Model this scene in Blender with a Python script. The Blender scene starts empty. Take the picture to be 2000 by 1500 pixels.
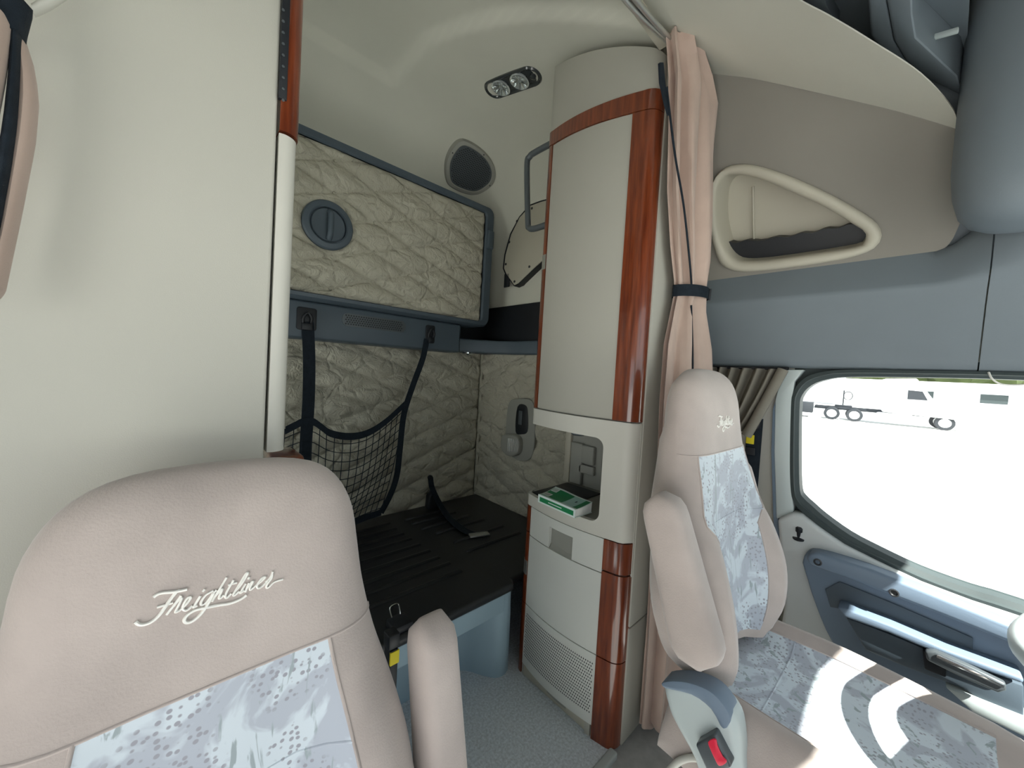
import bpy, bmesh, math, random
from mathutils import Vector, Matrix
random.seed(7)
V = Vector
C = bpy.context.scene.collection
# ------------------------------------------------------------------ camera
FPX = 720.0
YAW, ROLL, PITCH = math.radians(43.07), math.radians(3.3), math.radians(-2.03)
CAM = V((0, 0, 1.3))
_d = V((math.sin(YAW) * math.cos(PITCH), math.cos(YAW) * math.cos(PITCH), math.sin(PITCH)))
_r = V((math.cos(YAW), -math.sin(YAW), 0)); _u = _r.cross(_d)
DR = _d
RT = _r * math.cos(ROLL) + _u * math.sin(ROLL)
UP = _u * math.cos(ROLL) - _r * math.sin(ROLL)
cam = bpy.data.cameras.new('camera'); cam_o = bpy.data.objects.new('camera', cam); C.objects.link(cam_o)
cam.sensor_width = 36.0; cam.lens = FPX / 2000 * 36.0; cam.clip_start = 0.02; cam.clip_end = 400
m = Matrix((RT, UP, -DR)).transposed().to_4x4(); m.translation = CAM
cam_o.matrix_world = m
sc = bpy.context.scene
sc.camera = cam_o
sc.view_settings.view_transform = 'Standard'; sc.view_settings.look = 'None'
sc.view_settings.gamma = 1.0; sc.view_settings.use_curve_mapping = False
sc.view_settings.exposure = -0.95
sc.cycles.max_bounces = 10; sc.cycles.diffuse_bounces = 8; sc.cycles.transparent_max_bounces = 12
sc.cycles.sample_clamp_indirect = 12
# ------------------------------------------------------------------ sky and sun
w = bpy.data.worlds.new('sky'); sc.world = w; w.use_nodes = True
bg = w.node_tree.nodes['Background']; bg.inputs[0].default_value = (0.86, 0.93, 1.0, 1); bg.inputs[1].default_value = 3.2
SUN_DIR = V((0.30, 0.72, -1.0)).normalized()
sl = bpy.data.lights.new('sun', 'SUN'); sl.energy = 40.0; sl.angle = math.radians(0.6); sl.color = (1, 0.97, 0.92)
so = bpy.data.objects.new('sun', sl); C.objects.link(so); so.location = (0, -4, 8)
so.rotation_euler = SUN_DIR.to_track_quat('-Z', 'Y').to_euler()

# ------------------------------------------------------------------ geometry helpers
def ray(px, py):
    return DR + RT * ((px - 1000) / FPX) - UP * ((py - 750) / FPX)
def at(px, py, **k):
    (a, val), = k.items(); i = 'xyz'.index(a); v = ray(px, py)
    return CAM + v * ((val - CAM[i]) / v[i])
def onplane(px, py, p, n):
    v = ray(px, py); return CAM + v * ((p - CAM).dot(n) / v.dot(n))
def root_loc(o):
    while o is not None and o.parent is not None: o = o.parent
    return V(o.location) if o is not None else V((0, 0, 0))
def tag(o, label=None, cat=None, group=None, kind=None):
    if label: o['label'] = label
    if cat: o['category'] = cat
    if group: o['group'] = group
    if kind: o['kind'] = kind
    return o
def thing(name, label, cat, loc, group=None):
    o = bpy.data.objects.new(name, None); C.objects.link(o); o.location = loc
    o.empty_display_size = 0.05
    return tag(o, label, cat, group)
def mk(name, verts, faces, mat, parent=None, smooth=40, kind=None, label=None):
    off = root_loc(parent)
    me = bpy.data.meshes.new(name)
    me.from_pydata([tuple(V(v) - off) for v in verts], [], faces)
    bm = bmesh.new(); bm.from_mesh(me); bmesh.ops.recalc_face_normals(bm, faces=bm.faces); bm.to_mesh(me); bm.free()
    return fin(name, me, mat, parent, smooth, kind, label)
def fin(name, me, mat, parent=None, smooth=40, kind=None, label=None):
    if smooth:
        me.shade_smooth(); me.set_sharp_from_angle(angle=math.radians(smooth))
    me.materials.append(M[mat] if isinstance(mat, str) else mat)
    o = bpy.data.objects.new(name, me); C.objects.link(o)
    if parent is not None: o.parent = parent
    if kind: o['kind'] = kind
    if label: o['label'] = label
    return o
def bmk(name, bm, mat, parent=None, smooth=40, kind=None, label=None):
    off = root_loc(parent)
    bmesh.ops.recalc_face_normals(bm, faces=bm.faces)
    if off.length: bmesh.ops.translate(bm, verts=bm.verts, vec=-off)
    me = bpy.data.meshes.new(name); bm.to_mesh(me); bm.free()
    return fin(name, me, mat, parent, smooth, kind, label)
def bevel(bm, r, seg=2, ang=35):
    es = [e for e in bm.edges if len(e.link_faces) == 2 and e.calc_face_angle(0) > math.radians(ang)]
    if es and r > 0:
        bmesh.ops.bevel(bm, geom=es, offset=r, segments=seg, affect='EDGES', profile=0.5, clamp_overlap=True)
def box(name, lo, hi, mat, parent=None, bev=.004, seg=2, kind=None, label=None):
    bm = bmesh.new(); lo = V(lo); hi = V(hi)
    bmesh.ops.create_cube(bm, size=1.0)
    for v in bm.verts:
        v.co = V([(lo[i] + hi[i]) / 2 + v.co[i] * (hi[i] - lo[i]) for i in range(3)])
    bevel(bm, bev, seg)
    return bmk(name, bm, mat, parent, 40, kind, label)
def obox(name, c, ax, half, mat, parent=None, bev=.004, seg=2, label=None):
    """box with centre c, three axes and half sizes"""
    bm = bmesh.new(); bmesh.ops.create_cube(bm, size=2.0)
    for v in bm.verts:
        q = v.co.copy(); v.co = V(c) + sum((V(ax[i]).normalized() * (half[i] * q[i]) for i in range(3)), V((0, 0, 0)))
    bevel(bm, bev, seg)
    return bmk(name, bm, mat, parent, 40, None, label)
def prism(name, pts, depth, mat, parent=None, bev=.004, seg=2, kind=None, label=None, smooth=40):
    bm = bmesh.new(); d = V(depth)
    a = [bm.verts.new(V(p)) for p in pts]; b = [bm.verts.new(V(p) + d) for p in pts]
    n = len(pts)
    bm.faces.new(a); bm.faces.new(b[::-1])
    for i in range(n): bm.faces.new((a[i], a[(i + 1) % n], b[(i + 1) % n], b[i]))
    bmesh.ops.recalc_face_normals(bm, faces=bm.faces)
    if bev:
        es = [e for e in bm.edges if len(e.link_faces) == 2 and e.calc_face_angle(0) > math.radians(50)]
        bmesh.ops.bevel(bm, geom=es, offset=bev, segments=seg, affect='EDGES', profile=0.5, clamp_overlap=True)
    return bmk(name, bm, mat, parent, smooth, kind, label)
def lerp(a, b, t): return a + (b - a) * t
def cr(pts, n=6, closed=False):
    pts = [V(p) for p in pts]; out = []; N = len(pts)
    for i in range(N if closed else N - 1):
        if closed: p0, p1, p2, p3 = pts[i - 1], pts[i], pts[(i + 1) % N], pts[(i + 2) % N]
        else: p0, p1, p2, p3 = pts[max(i - 1, 0)], pts[i], pts[i + 1], pts[min(i + 2, N - 1)]
        for k in range(n):
            t = k / n
            out.append(0.5 * ((2 * p1) + (p2 - p0) * t + (2 * p0 - 5 * p1 + 4 * p2 - p3) * t * t + (3 * p1 - p0 - 3 * p2 + p3) * t ** 3))
    if not closed: out.append(pts[-1])
    return out
def resample(pts, n, closed=True):
    pts = [V(p) for p in pts]
    if closed: pts = pts + [pts[0]]
    L = [0]
    for i in range(1, len(pts)): L.append(L[-1] + (pts[i] - pts[i - 1]).length)
    out = []; j = 0
    m_ = n if closed else n - 1
    for k in range(n):
        s = L[-1] * k / m_
        while j < len(L) - 2 and L[j + 1] < s: j += 1
        seg = L[j + 1] - L[j]
        out.append(lerp(pts[j], pts[j + 1], 0 if seg == 0 else (s - L[j]) / seg))
    return out
def ring_plate(name, outer, inner, depth, mat, parent=None, n=72, kind=None, label=None, lip=0.0, smooth=40):
    """a plate with a hole; outer / inner are closed outlines starting at matching places"""
    O, I = resample(outer, n), resample(inner, n); d = V(depth)
    vs = O + I + [p + d for p in I] + [p + d for p in O]
    fs = []
    for a, b in ((0, 1), (1, 2), (2, 3), (3, 0)):
        for i in range(n):
            j = (i + 1) % n
            fs.append((a * n + i, a * n + j, b * n + j, b * n + i))
    return mk(name, vs, fs, mat, parent, smooth, kind, label)
def frames(pts, closed=False):
    n = len(pts); T = []
    for i in range(n):
        a = pts[i - 1] if (closed or i > 0) else pts[i]; b = pts[(i + 1) % n] if (closed or i < n - 1) else pts[i]
        t = b - a; T.append(t.normalized() if t.length > 1e-9 else V((0, 0, 1)))
    up = V((0, 0, 1)) if abs(T[0].z) < .9 else V((1, 0, 0))
    N = [(up - T[0] * up.dot(T[0])).normalized()]
    for i in range(1, n):
        q = N[-1] - T[i] * N[-1].dot(T[i]); N.append(q.normalized() if q.length > 1e-6 else N[-1])
    return T, N
def tube(name, pts, r, mat, parent=None, n=8, closed=False, kind=None, label=None, flat=1.0):
    vs, fs = tube_geo(pts, r, n, closed, flat)
    return mk(name, vs, fs, mat, parent, 60, kind, label)
def tube_geo(pts, r, n=8, closed=False, flat=1.0):
    pts = [V(p) for p in pts]; T, N = frames(pts, closed); vs = []; fs = []
    for i, p in enumerate(pts):
        B = T[i].cross(N[i]); rr = r[i] if isinstance(r, (list, tuple)) else r
        for k in range(n):
            a = 2 * math.pi * k / n
            vs.append(p + N[i] * math.cos(a) * rr + B * math.sin(a) * rr * flat)
    m_ = len(pts)
    for i in range(m_ if closed else m_ - 1):
        for k in range(n):
            j = (i + 1) % m_; l = (k + 1) % n
            fs.append((i * n + k, i * n + l, j * n + l, j * n + k))
    if not closed:
        fs.append(tuple(range(n))[::-1]); fs.append(tuple((m_ - 1) * n + k for k in range(n)))
    return vs, fs
def loft(name, rings, mat, parent=None, closed=True, caps=True, smooth=50, kind=None, label=None):
    n = len(rings[0]); vs = [V(p) for r in rings for p in r]; fs = []
    for i in range(len(rings) - 1):
        for k in range(n if closed else n - 1):
            l = (k + 1) % n
            fs.append((i * n + k, i * n + l, (i + 1) * n + l, (i + 1) * n + k))
    if caps and closed:
        fs.append(tuple(range(n))[::-1]); fs.append(tuple((len(rings) - 1) * n + k for k in range(n)))
    return mk(name, vs, fs, mat, parent, smooth, kind, label)
def sheet(name, fn, nu, nv, mat, parent=None, smooth=60, thick=0.0, kind=None, label=None):
    """surface fn(u, v), u and v in 0..1; thick > 0 adds a back side along the normal"""
    P = [[V(fn(i / nu, j / nv)) for j in range(nv + 1)] for i in range(nu + 1)]
    vs = [p for row in P for p in row]; fs = []; W = nv + 1
    for i in range(nu):
        for j in range(nv): fs.append((i * W + j, i * W + j + 1, (i + 1) * W + j + 1, (i + 1) * W + j))
    if thick:
        n0 = len(vs); nor = []
        for i in range(nu + 1):
            for j in range(nv + 1):
                a = P[min(i + 1, nu)][j] - P[max(i - 1, 0)][j]; b = P[i][min(j + 1, nv)] - P[i][max(j - 1, 0)]
                q = a.cross(b); nor.append(q.normalized() if q.length > 1e-12 else V((0, 0, 1)))
        vs += [vs[k] + nor[k] * thick for k in range(n0)]
        fs += [tuple(n0 + q for q in f[::-1]) for f in fs[:nu * nv]]
        rim = [(i, 0) for i in range(nu)] + [(nu, j) for j in range(nv)] + [(i, nv) for i in range(nu, 0, -1)] + [(0, j) for j in range(nv, 0, -1)]
        idx = [i * W + j for i, j in rim]
        for k in range(len(idx)):
            a, b = idx[k], idx[(k + 1) % len(idx)]; fs.append((a, b, b + n0, a + n0))
    return mk(name, vs, fs, mat, parent, smooth, kind, label)
def disc_geo(c, nrm, r, n=16, r2=None, rot=0.0):
    nrm = V(nrm).normalized(); a = nrm.orthogonal().normalized()
    if abs(nrm.z) < .9: a = V((0, 0, 1)).cross(nrm).normalized()
    b = nrm.cross(a); r2 = r2 or r
    return [V(c) + a * math.cos(t) * r + b * math.sin(t) * r2 for t in [rot + 2 * math.pi * k / n for k in range(n)]]
def lathe(name, c, nrm, prof, mat, parent=None, n=28, kind=None, label=None):
    """prof: list of (radius, offset along nrm)"""
    rings = [disc_geo(V(c) + V(nrm).normalized() * h, nrm, max(r, 1e-5), n) for r, h in prof]
    return loft(name, rings, mat, parent, True, True, 35, kind, label)
def interp(tab, x):
    if x <= tab[0][0]: return tab[0][1]
    for (a, b), (c, d) in zip(tab, tab[1:]):
        if x <= c:
            t = (x - a) / (c - a); return b + (d - b) * t
    return tab[-1][1]
def sinterp(tab, x):
    """smooth (Catmull-Rom) table look-up"""
    if x <= tab[0][0]: return tab[0][1]
    if x >= tab[-1][0]: return tab[-1][1]
    for i in range(len(tab) - 1):
        if x <= tab[i + 1][0]:
            x1, y1 = tab[i]; x2, y2 = tab[i + 1]
            x0, y0 = tab[i - 1] if i else (x1 - (x2 - x1), y1); x3, y3 = tab[i + 2] if i + 2 < len(tab) else (x2 + (x2 - x1), y2)
            m1 = (y2 - y0) / (x2 - x0); m2 = (y3 - y1) / (x3 - x1); h = x2 - x1; t = (x - x1) / h
            return (2*t**3-3*t*t+1)*y1 + (t**3-2*t*t+t)*h*m1 + (-2*t**3+3*t*t)*y2 + (t**3-t*t)*h*m2
def sstep(a, b, x):
    t = min(1, max(0, (x - a) / (b - a))); return t * t * (3 - 2 * t)

# ------------------------------------------------------------------ materials
M = {}
def mat(name, col, rough=.6, var=0.0, vscale=6.0, bump=0.0, bscale=200.0, metal=0.0, spec=.4, coat=0.0, sheen=0.0, col2=None, detail=4.0, stretch=None):
    m = bpy.data.materials.new(name); m.use_nodes = True; nt = m.node_tree; N = nt.nodes; L = nt.links
    b = N['Principled BSDF']
    b.inputs['Base Color'].default_value = (*col, 1); b.inputs['Roughness'].default_value = rough
    b.inputs['Metallic'].default_value = metal; b.inputs['Specular IOR Level'].default_value = spec
    b.inputs['Coat Weight'].default_value = coat; b.inputs['Coat Roughness'].default_value = .08
    b.inputs['Sheen Weight'].default_value = sheen
    tc = N.new('ShaderNodeTexCoord'); src = tc.outputs['Object']
    if stretch:
        mp = N.new('ShaderNodeMapping'); mp.inputs['Scale'].default_value = stretch; L.new(src, mp.inputs[0]); src = mp.outputs[0]
    if var > 0 or col2:
        n = N.new('ShaderNodeTexNoise'); n.inputs['Scale'].default_value = vscale; n.inputs['Detail'].default_value = detail
        L.new(src, n.inputs['Vector'])
        r = N.new('ShaderNodeValToRGB'); L.new(n.outputs['Fac'], r.inputs[0])
        c2 = col2 or tuple(min(1, c * (1 + var)) for c in col); c1 = col if col2 else tuple(c * (1 - var) for c in col)
        r.color_ramp.elements[0].position = .32; r.color_ramp.elements[1].position = .68
        r.color_ramp.elements[0].color = (*c1, 1); r.color_ramp.elements[1].color = (*c2, 1)
        L.new(r.outputs[0], b.inputs['Base Color'])
    if bump > 0:
        n2 = N.new('ShaderNodeTexNoise'); n2.inputs['Scale'].default_value = bscale; n2.inputs['Detail'].default_value = 2
        L.new(tc.outputs['Object'], n2.inputs['Vector'])
        bp = N.new('ShaderNodeBump'); bp.inputs['Strength'].default_value = bump; bp.inputs['Distance'].default_value = .002
        L.new(n2.outputs['Fac'], bp.inputs['Height']); L.new(bp.outputs[0], b.inputs['Normal'])
    M[name] = m; return m
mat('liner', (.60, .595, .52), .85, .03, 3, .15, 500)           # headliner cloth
mat('liner_shaded', (.24, .225, .20), .85, .03, 3, .15, 500)  # same cloth as liner, with the side panel's shade put into the colour
mat('vinyl', (.49, .48, .43), .6, .02, 2, .12, 600, spec=.3)    # big cabinet side panel
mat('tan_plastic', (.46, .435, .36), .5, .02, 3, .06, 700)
mat('tan_trim', (.56, .55, .50), .45, .02, 4, .04, 700)
mat('tower_lit', (.62, .63, .595), .5, .02, 3, .06, 700)  # tower_panel made lighter and cooler; stronger light down low put into colour
mat('tower_panel', (.40, .39, .345), .55, .02, 3, .08, 700)
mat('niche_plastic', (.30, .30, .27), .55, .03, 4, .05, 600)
mat('blue_plastic', (.165, .195, .22), .55, .04, 4, .10, 500, spec=.35)
mat('blue_shaded', (.075, .10, .125), .5, .04, 4, .08, 500)  # blue_plastic darkened; the sleeper rear's shade is put into the colour
mat('blue_base', (.33, .455, .54), .5, .04, 3, .06, 500)
mat('door_blue', (.16, .215, .285), .5, .03, 4, .08, 500)
mat('door_grey', (.55, .58, .58), .5, .03, 4, .08, 500)
mat('grey_shell', (.50, .56, .56), .4, .03, 5, .03, 500)
mat('black_plastic', (.012, .014, .018), .45, .1, 8, .08, 400)
mat('black_deck', (.012, .014, .017), .36, .1, 8, .06, 300, spec=.6)
mat('strap', (.012, .018, .026), .75, .2, 60, .4, 900, spec=.2)
mat('rubber', (.045, .06, .062), .6, .05, 6)
mat('chrome', (.75, .78, .78), .12, metal=1)
mat('alu', (.62, .64, .62), .3, .04, 20, metal=.9)
mat('dark_metal', (.10, .115, .125), .35, .03, 8, metal=.3)
mat('velour', (.46, .395, .365), .95, .10, 9, .25, 350, spec=.15, sheen=.35, detail=6)
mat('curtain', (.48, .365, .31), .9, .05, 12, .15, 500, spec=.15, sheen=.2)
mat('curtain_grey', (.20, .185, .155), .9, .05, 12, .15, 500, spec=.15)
mat('white_thread', (.85, .83, .78), .6)
mat('red', (.75, .02, .06), .4)
mat('yellow', (.75, .62, .02), .6)
mat('paper', (.78, .80, .78), .8, .06, 60)
mat('book_green', (.008, .21, .075), .35, .08, 30)
mat('book_white', (.72, .82, .80), .4, .03, 30)
mat('book_pale', (.38, .62, .58), .4, .04, 30)
mat('ink', (.03, .04, .06), .6)
mat('carpet', (.64, .69, .74), .95, .18, 120, .8, 260, spec=.1)
mat('mat_bounce', (.42, .43, .43), .8, .1, 30, .3, 200)  # cab floor mat lightened so its sunlit part bounces light up
mat('screw', (.03, .032, .035), .4)
mat('lens', (.8, .85, .85), .08, metal=.7)
mat('lamp_body', (.035, .04, .042), .12, spec=.6, coat=.6)
mat('asphalt', (.62, .62, .60), .9, .06, .5, .2, 8)
mat('truck_white', (.80, .81, .82), .4, .03, 2)
mat('truck_dark', (.020, .024, .030), .7, .05, 4)
mat('leaf', (.050, .070, .018), .8, .2, .8)
mat('wall_shell', (.40, .39, .34), .8, .02, 4)
mat('dash', (.28, .30, .32), .6, .04, 4)
def wood():
    m = mat('wood', (.095, .016, .005), .28, coat=1.0, col2=(.22, .046, .013), vscale=9, detail=8, stretch=(9, 9, .7))
    return m
wood()
def quilt_mat():
    m = mat('quilt', (.47, .45, .37), .75, .06, 5, spec=.25)
    nt = m.node_tree; N = nt.nodes; L = nt.links; b = N['Principled BSDF']
    tc = N.new('ShaderNodeTexCoord')
    d = N.new('ShaderNodeTexNoise'); d.inputs['Scale'].default_value = 5; d.inputs['Detail'].default_value = 3; L.new(tc.outputs['Object'], d.inputs['Vector'])
    mx = N.new('ShaderNodeMix'); mx.data_type = 'VECTOR'; mx.inputs[0].default_value = .12
    L.new(tc.outputs['Object'], mx.inputs[4]); L.new(d.outputs['Color'], mx.inputs[5])
    v = N.new('ShaderNodeTexVoronoi'); v.feature = 'DISTANCE_TO_EDGE'; v.inputs['Scale'].default_value = 9; L.new(mx.outputs[1], v.inputs['Vector'])
    r = N.new('ShaderNodeValToRGB'); r.color_ramp.elements[0].position = 0; r.color_ramp.elements[1].position = .12; L.new(v.outputs[0], r.inputs[0])
    n2 = N.new('ShaderNodeTexNoise'); n2.inputs['Scale'].default_value = 22; n2.inputs['Detail'].default_value = 5; n2.inputs['Distortion'].default_value = 2.5; L.new(tc.outputs['Object'], n2.inputs['Vector'])
    ad = N.new('ShaderNodeMath'); ad.operation = 'MULTIPLY_ADD'; ad.inputs[1].default_value = 1.6; L.new(n2.outputs['Fac'], ad.inputs[0]); L.new(r.outputs[0], ad.inputs[2])
    bp = N.new('ShaderNodeBump'); bp.inputs['Strength'].default_value = .8; bp.inputs['Distance'].default_value = .008
    L.new(ad.outputs[0], bp.inputs['Height']); L.new(bp.outputs[0], b.inputs['Normal'])
quilt_mat()
def insert_mat():
    """woven seat insert: pale blue grey with darker brush marks and rows of dots"""
    m = mat('insert', (.50, .55, .60), .9, spec=.15, sheen=.3)
    nt = m.node_tree; N = nt.nodes; L = nt.links; b = N['Principled BSDF']
    tc = N.new('ShaderNodeTexCoord'); O = tc.outputs['Object']
    def noise(sc_, det, dist=0, st=None):
        n = N.new('ShaderNodeTexNoise'); n.inputs['Scale'].default_value = sc_; n.inputs['Detail'].default_value = det; n.inputs['Distortion'].default_value = dist
        if st:
            mp = N.new('ShaderNodeMapping'); mp.inputs['Scale'].default_value = st; mp.inputs['Rotation'].default_value = (0, .7, 0); L.new(O, mp.inputs[0]); L.new(mp.outputs[0], n.inputs['Vector'])
        else: L.new(O, n.inputs['Vector'])
        return n.outputs['Fac']
    def ramp(s, a, bb, inv=False):
        r = N.new('ShaderNodeValToRGB'); r.color_ramp.elements[0].position = a; r.color_ramp.elements[1].position = bb; L.new(s, r.inputs[0])
        if inv: r.color_ramp.elements[0].color = (1, 1, 1, 1); r.color_ramp.elements[1].color = (0, 0, 0, 1)
        return r.outputs[0]
    def mixc(f, a, c):
        x = N.new('ShaderNodeMix'); x.data_type = 'RGBA'; L.new(f, x.inputs[0])
        for sock, val in ((x.inputs[6], a), (x.inputs[7], c)):
            if isinstance(val, tuple): sock.default_value = (*val, 1)
            else: L.new(val, sock)
        return x.outputs[2]
    def mul(a, c):
        x = N.new('ShaderNodeMath'); x.operation = 'MULTIPLY'; L.new(a, x.inputs[0]); L.new(c, x.inputs[1]); return x.outputs[0]
    patch = ramp(noise(11, 4, 1.2), .46, .52)
    vo = N.new('ShaderNodeTexVoronoi'); vo.inputs['Scale'].default_value = 115; vo.inputs['Randomness'].default_value = .75; L.new(O, vo.inputs['Vector'])
    dots = ramp(vo.outputs['Distance'], .27, .36, True)
    dm = mul(dots, ramp(noise(9, 2, .5), .44, .50))
    strokes = ramp(noise(5, 5, 1.5, (7, 7, 1.0)), .60, .64)
    c = mixc(patch, (.44, .47, .53), (.60, .66, .71))
    c = mixc(dm, c, (.33, .33, .37))
    c = mixc(strokes, c, (.33, .38, .40))
    L.new(c, b.inputs['Base Color'])
insert_mat()
def glass(name, tint=(.93, .97, .95)):
    m = bpy.data.materials.new(name); m.use_nodes = True; nt = m.node_tree; N = nt.nodes; L = nt.links
    N.remove(N['Principled BSDF']); o = N['Material Output']
    t = N.new('ShaderNodeBsdfTransparent'); t.inputs[0].default_value = (*tint, 1)
    g = N.new('ShaderNodeBsdfGlossy'); g.inputs['Roughness'].default_value = .02
    f = N.new('ShaderNodeFresnel'); f.inputs[0].default_value = 1.25
    x = N.new('ShaderNodeMixShader'); L.new(f.outputs[0], x.inputs[0]); L.new(t.outputs[0], x.inputs[1]); L.new(g.outputs[0], x.inputs[2]); L.new(x.outputs[0], o.inputs[0])
    M[name] = m
glass('glass')
# ================================================================== STRUCTURE
def plate_holes(name, outer, holes, depth, mat, parent=None, kind=None, label=None):
    """flat plate with holes, extruded along depth"""
    bm = bmesh.new(); d = V(depth); loops = []
    for L in [outer] + holes:
        vs = [bm.verts.new(V(p)) for p in L]
        es = [bm.edges.new((vs[i], vs[(i + 1) % len(vs)])) for i in range(len(vs))]
        loops.append((vs, es))
    bmesh.ops.triangle_fill(bm, use_beauty=True, use_dissolve=False, edges=[e for _, es in loops for e in es])
    front = list(bm.faces); mp = {}
    for v in list(bm.verts): mp[v] = bm.verts.new(v.co + d)
    for f in front: bm.faces.new([mp[v] for v in reversed(f.verts)])
    for vs, _ in loops:
        for i in range(len(vs)):
            a, b = vs[i], vs[(i + 1) % len(vs)]; bm.faces.new((a, b, mp[b], mp[a]))
    return bmk(name, bm, mat, parent, 30, kind, label)
def struct(o): o['kind'] = 'structure'; return o
def rect(x=None, y=None, z=None, a=None, b=None, c=None, d=None):
    if x is not None: return [V((x, a, c)), V((x, b, c)), V((x, b, d)), V((x, a, d))]
    if y is not None: return [V((a, y, c)), V((b, y, c)), V((b, y, d)), V((a, y, d))]
    return [V((a, c, z)), V((b, c, z)), V((b, d, z)), V((a, d, z))]

# floors
struct(box('floor', (-.56, .625, -.04), (1.70, 2.14, 0), 'carpet', bev=0))
cabf = struct(box('floor_cab', (-.56, -1.2, -.06), (1.70, .624, -.015), 'mat_bounce', bev=0))
struct(box('trim_1', (-.56, .598, -.03), (1.16, .628, .006), 'grey_shell', bev=.006, seg=3))
# outer shell of the cab (passenger door stands open, windscreen in front)
struct(plate_holes('wall_left', rect(x=1.73, a=-1.25, b=2.2, c=-.1, d=2.95), [rect(x=1.73, a=-.72, b=.30, c=.66, d=1.40)], (.03, 0, 0), 'wall_shell'))
struct(plate_holes('wall_right', rect(x=-.56, a=-1.25, b=2.2, c=-.1, d=2.95), [rect(x=-.56, a=-.75, b=.36, c=-.04, d=1.45), rect(x=-.56, a=1.40, b=2.05, c=.50, d=1.72)], (-.03, 0, 0), 'wall_shell'))  # rear opening is added to let daylight into the sleeper
struct(box('wall_back', (-.6, 2.17, -.1), (1.76, 2.2, 2.95), 'wall_shell', bev=0))
struct(box('ceiling_cap', (-.6, -.25, 2.92), (1.76, 2.2, 2.95), 'wall_shell', bev=0))
struct(prism('ceiling_front', [V((-.6, -.72, 1.79)), V((-.6, -.25, 2.92)), V((-.6, -.25, 2.96)), V((-.6, -.76, 1.79))], (2.36, 0, 0), 'wall_shell', bev=0))
struct(box('wall_front', (-.6, -1.25, -.1), (1.76, -1.22, .92), 'dash', bev=0))
wsp = [V((-.52, -.74, 1.79)), V((1.70, -.74, 1.79)), V((1.70, -1.22, .93)), V((-.52, -1.22, .93))]
ws = struct(mk('window_1', wsp, [(0, 1, 2, 3)], 'glass', None, 0))
struct(mk('window_added', [V((-.575, 1.40, .50)), V((-.575, 2.05, .50)), V((-.575, 2.05, 1.72)), V((-.575, 1.40, 1.72))], [(0, 1, 2, 3)], 'glass', None, 0))  # out-of-view window added to brighten the sleeper
db = thing('dashboard', 'dark grey dashboard under the windscreen', 'dashboard', (.6, -1.0, .0))
prism('dash_body', [V((-.5, -1.2, .35)), V((-.5, -.78, .45)), V((-.5, -.70, .70)), V((-.5, -.78, .88)), V((-.5, -1.2, .93))], (2.2, 0, 0), 'dash', db, bev=.03, seg=3)

# sleeper ceiling: a dome falling to the sides and to the rear
ZC = [(-.2, 2.2), (.45, 2.34), (.57, 2.40), (.8, 2.515), (1.1, 2.635), (1.4, 2.69), (1.65, 2.685), (1.8, 2.64), (1.92, 2.54), (2.03, 2.38), (2.12, 2.10)]
RECESS = None
def dome(X, Y):
    q = min(1.0, abs(X - .57) / 1.10)
    z = 1.86 + (sinterp(ZC, Y) - 1.86) * max(0.0, 1 - q ** 4.2) ** (1 / 3.4)
    # shallow pressed panel in the headliner
    a = (Y - (1.80 - .0 * X)); b = (X - (.78 + .10 * (1.8 - Y) + .25 * max(0, 1.5 - Y)))
    z += .028 * (1 - sstep(-.028, .0, a)) * (1 - sstep(-.028, .0, b))
    return z
def dome_pt(u, v):
    # denser samples near the side walls
    t = u * 2 - 1; X = .57 + 1.10 * math.sin(t * math.pi / 2)
    Y = .55 + (2.12 - .55) * v
    return (X, Y, dome(X, Y))
struct(sheet('ceiling', dome_pt, 150, 150, 'liner', smooth=80))
def on_dome(px, py):
    v = ray(px, py); lo, hi = .3, 4.0
    for _ in range(60):
        mid = (lo + hi) / 2; p = CAM + v * mid
        inside = abs(p.x - .57) < 1.10 and p.y < 2.12 and p.z < dome(p.x, p.y)
        if inside: lo = mid
        else: hi = mid
    p = CAM + v * lo; e = .004
    if abs(p.x - .57) > 1.08: n = V((-1, 0, 0))
    else:
        dx = (dome(p.x + e, p.y) - dome(p.x - e, p.y)) / (2 * e); dy = (dome(p.x, min(p.y + e, 2.119)) - dome(p.x, p.y - e)) / (2 * e)
        n = V((dx, dy, -1)).normalized()
    return p, n
# cab roof liner in front of the curtain rail
RZ = lambda Y: 2.354 + .6237 * (Y - .514)
RP, RN = V((1.355, .514, 2.354)), V((0, -.6237, 1)).normalized()
edge = [onplane(px, py, RP, RN) for px, py in ((1868, 250), (1862, 215), (1800, 146), (1700, 80), (1620, 32), (1560, 0))]
edge += [V((.92, .30, RZ(.30))), V((.75, .385, RZ(.385))), V((.57, .41, RZ(.41)))]
edge = cr(edge, 5)
edgeL = [V((1.14 - p.x, p.y, p.z)) for p in edge[-2::-1]]
seam = [onplane(px, py, V((1.64, .6, 1.722)), V((1, 0, .45)).normalized()) for px, py in ((1325, 138), (1400, 145), (1500, 157), (1600, 178), (1700, 203), (1800, 231), (1868, 252))]
outl = cr(seam, 4) + edge[1:] + edgeL + [V((1.14 - p.x, p.y, p.z)) for p in cr(seam, 4)[::-1]]
struct(plate_holes('ceiling_cab', [V((p.x, p.y, min(p.z, RZ(p.y) + .01))) for p in outl], [], (0, 0, .004), 'liner'))
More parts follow.
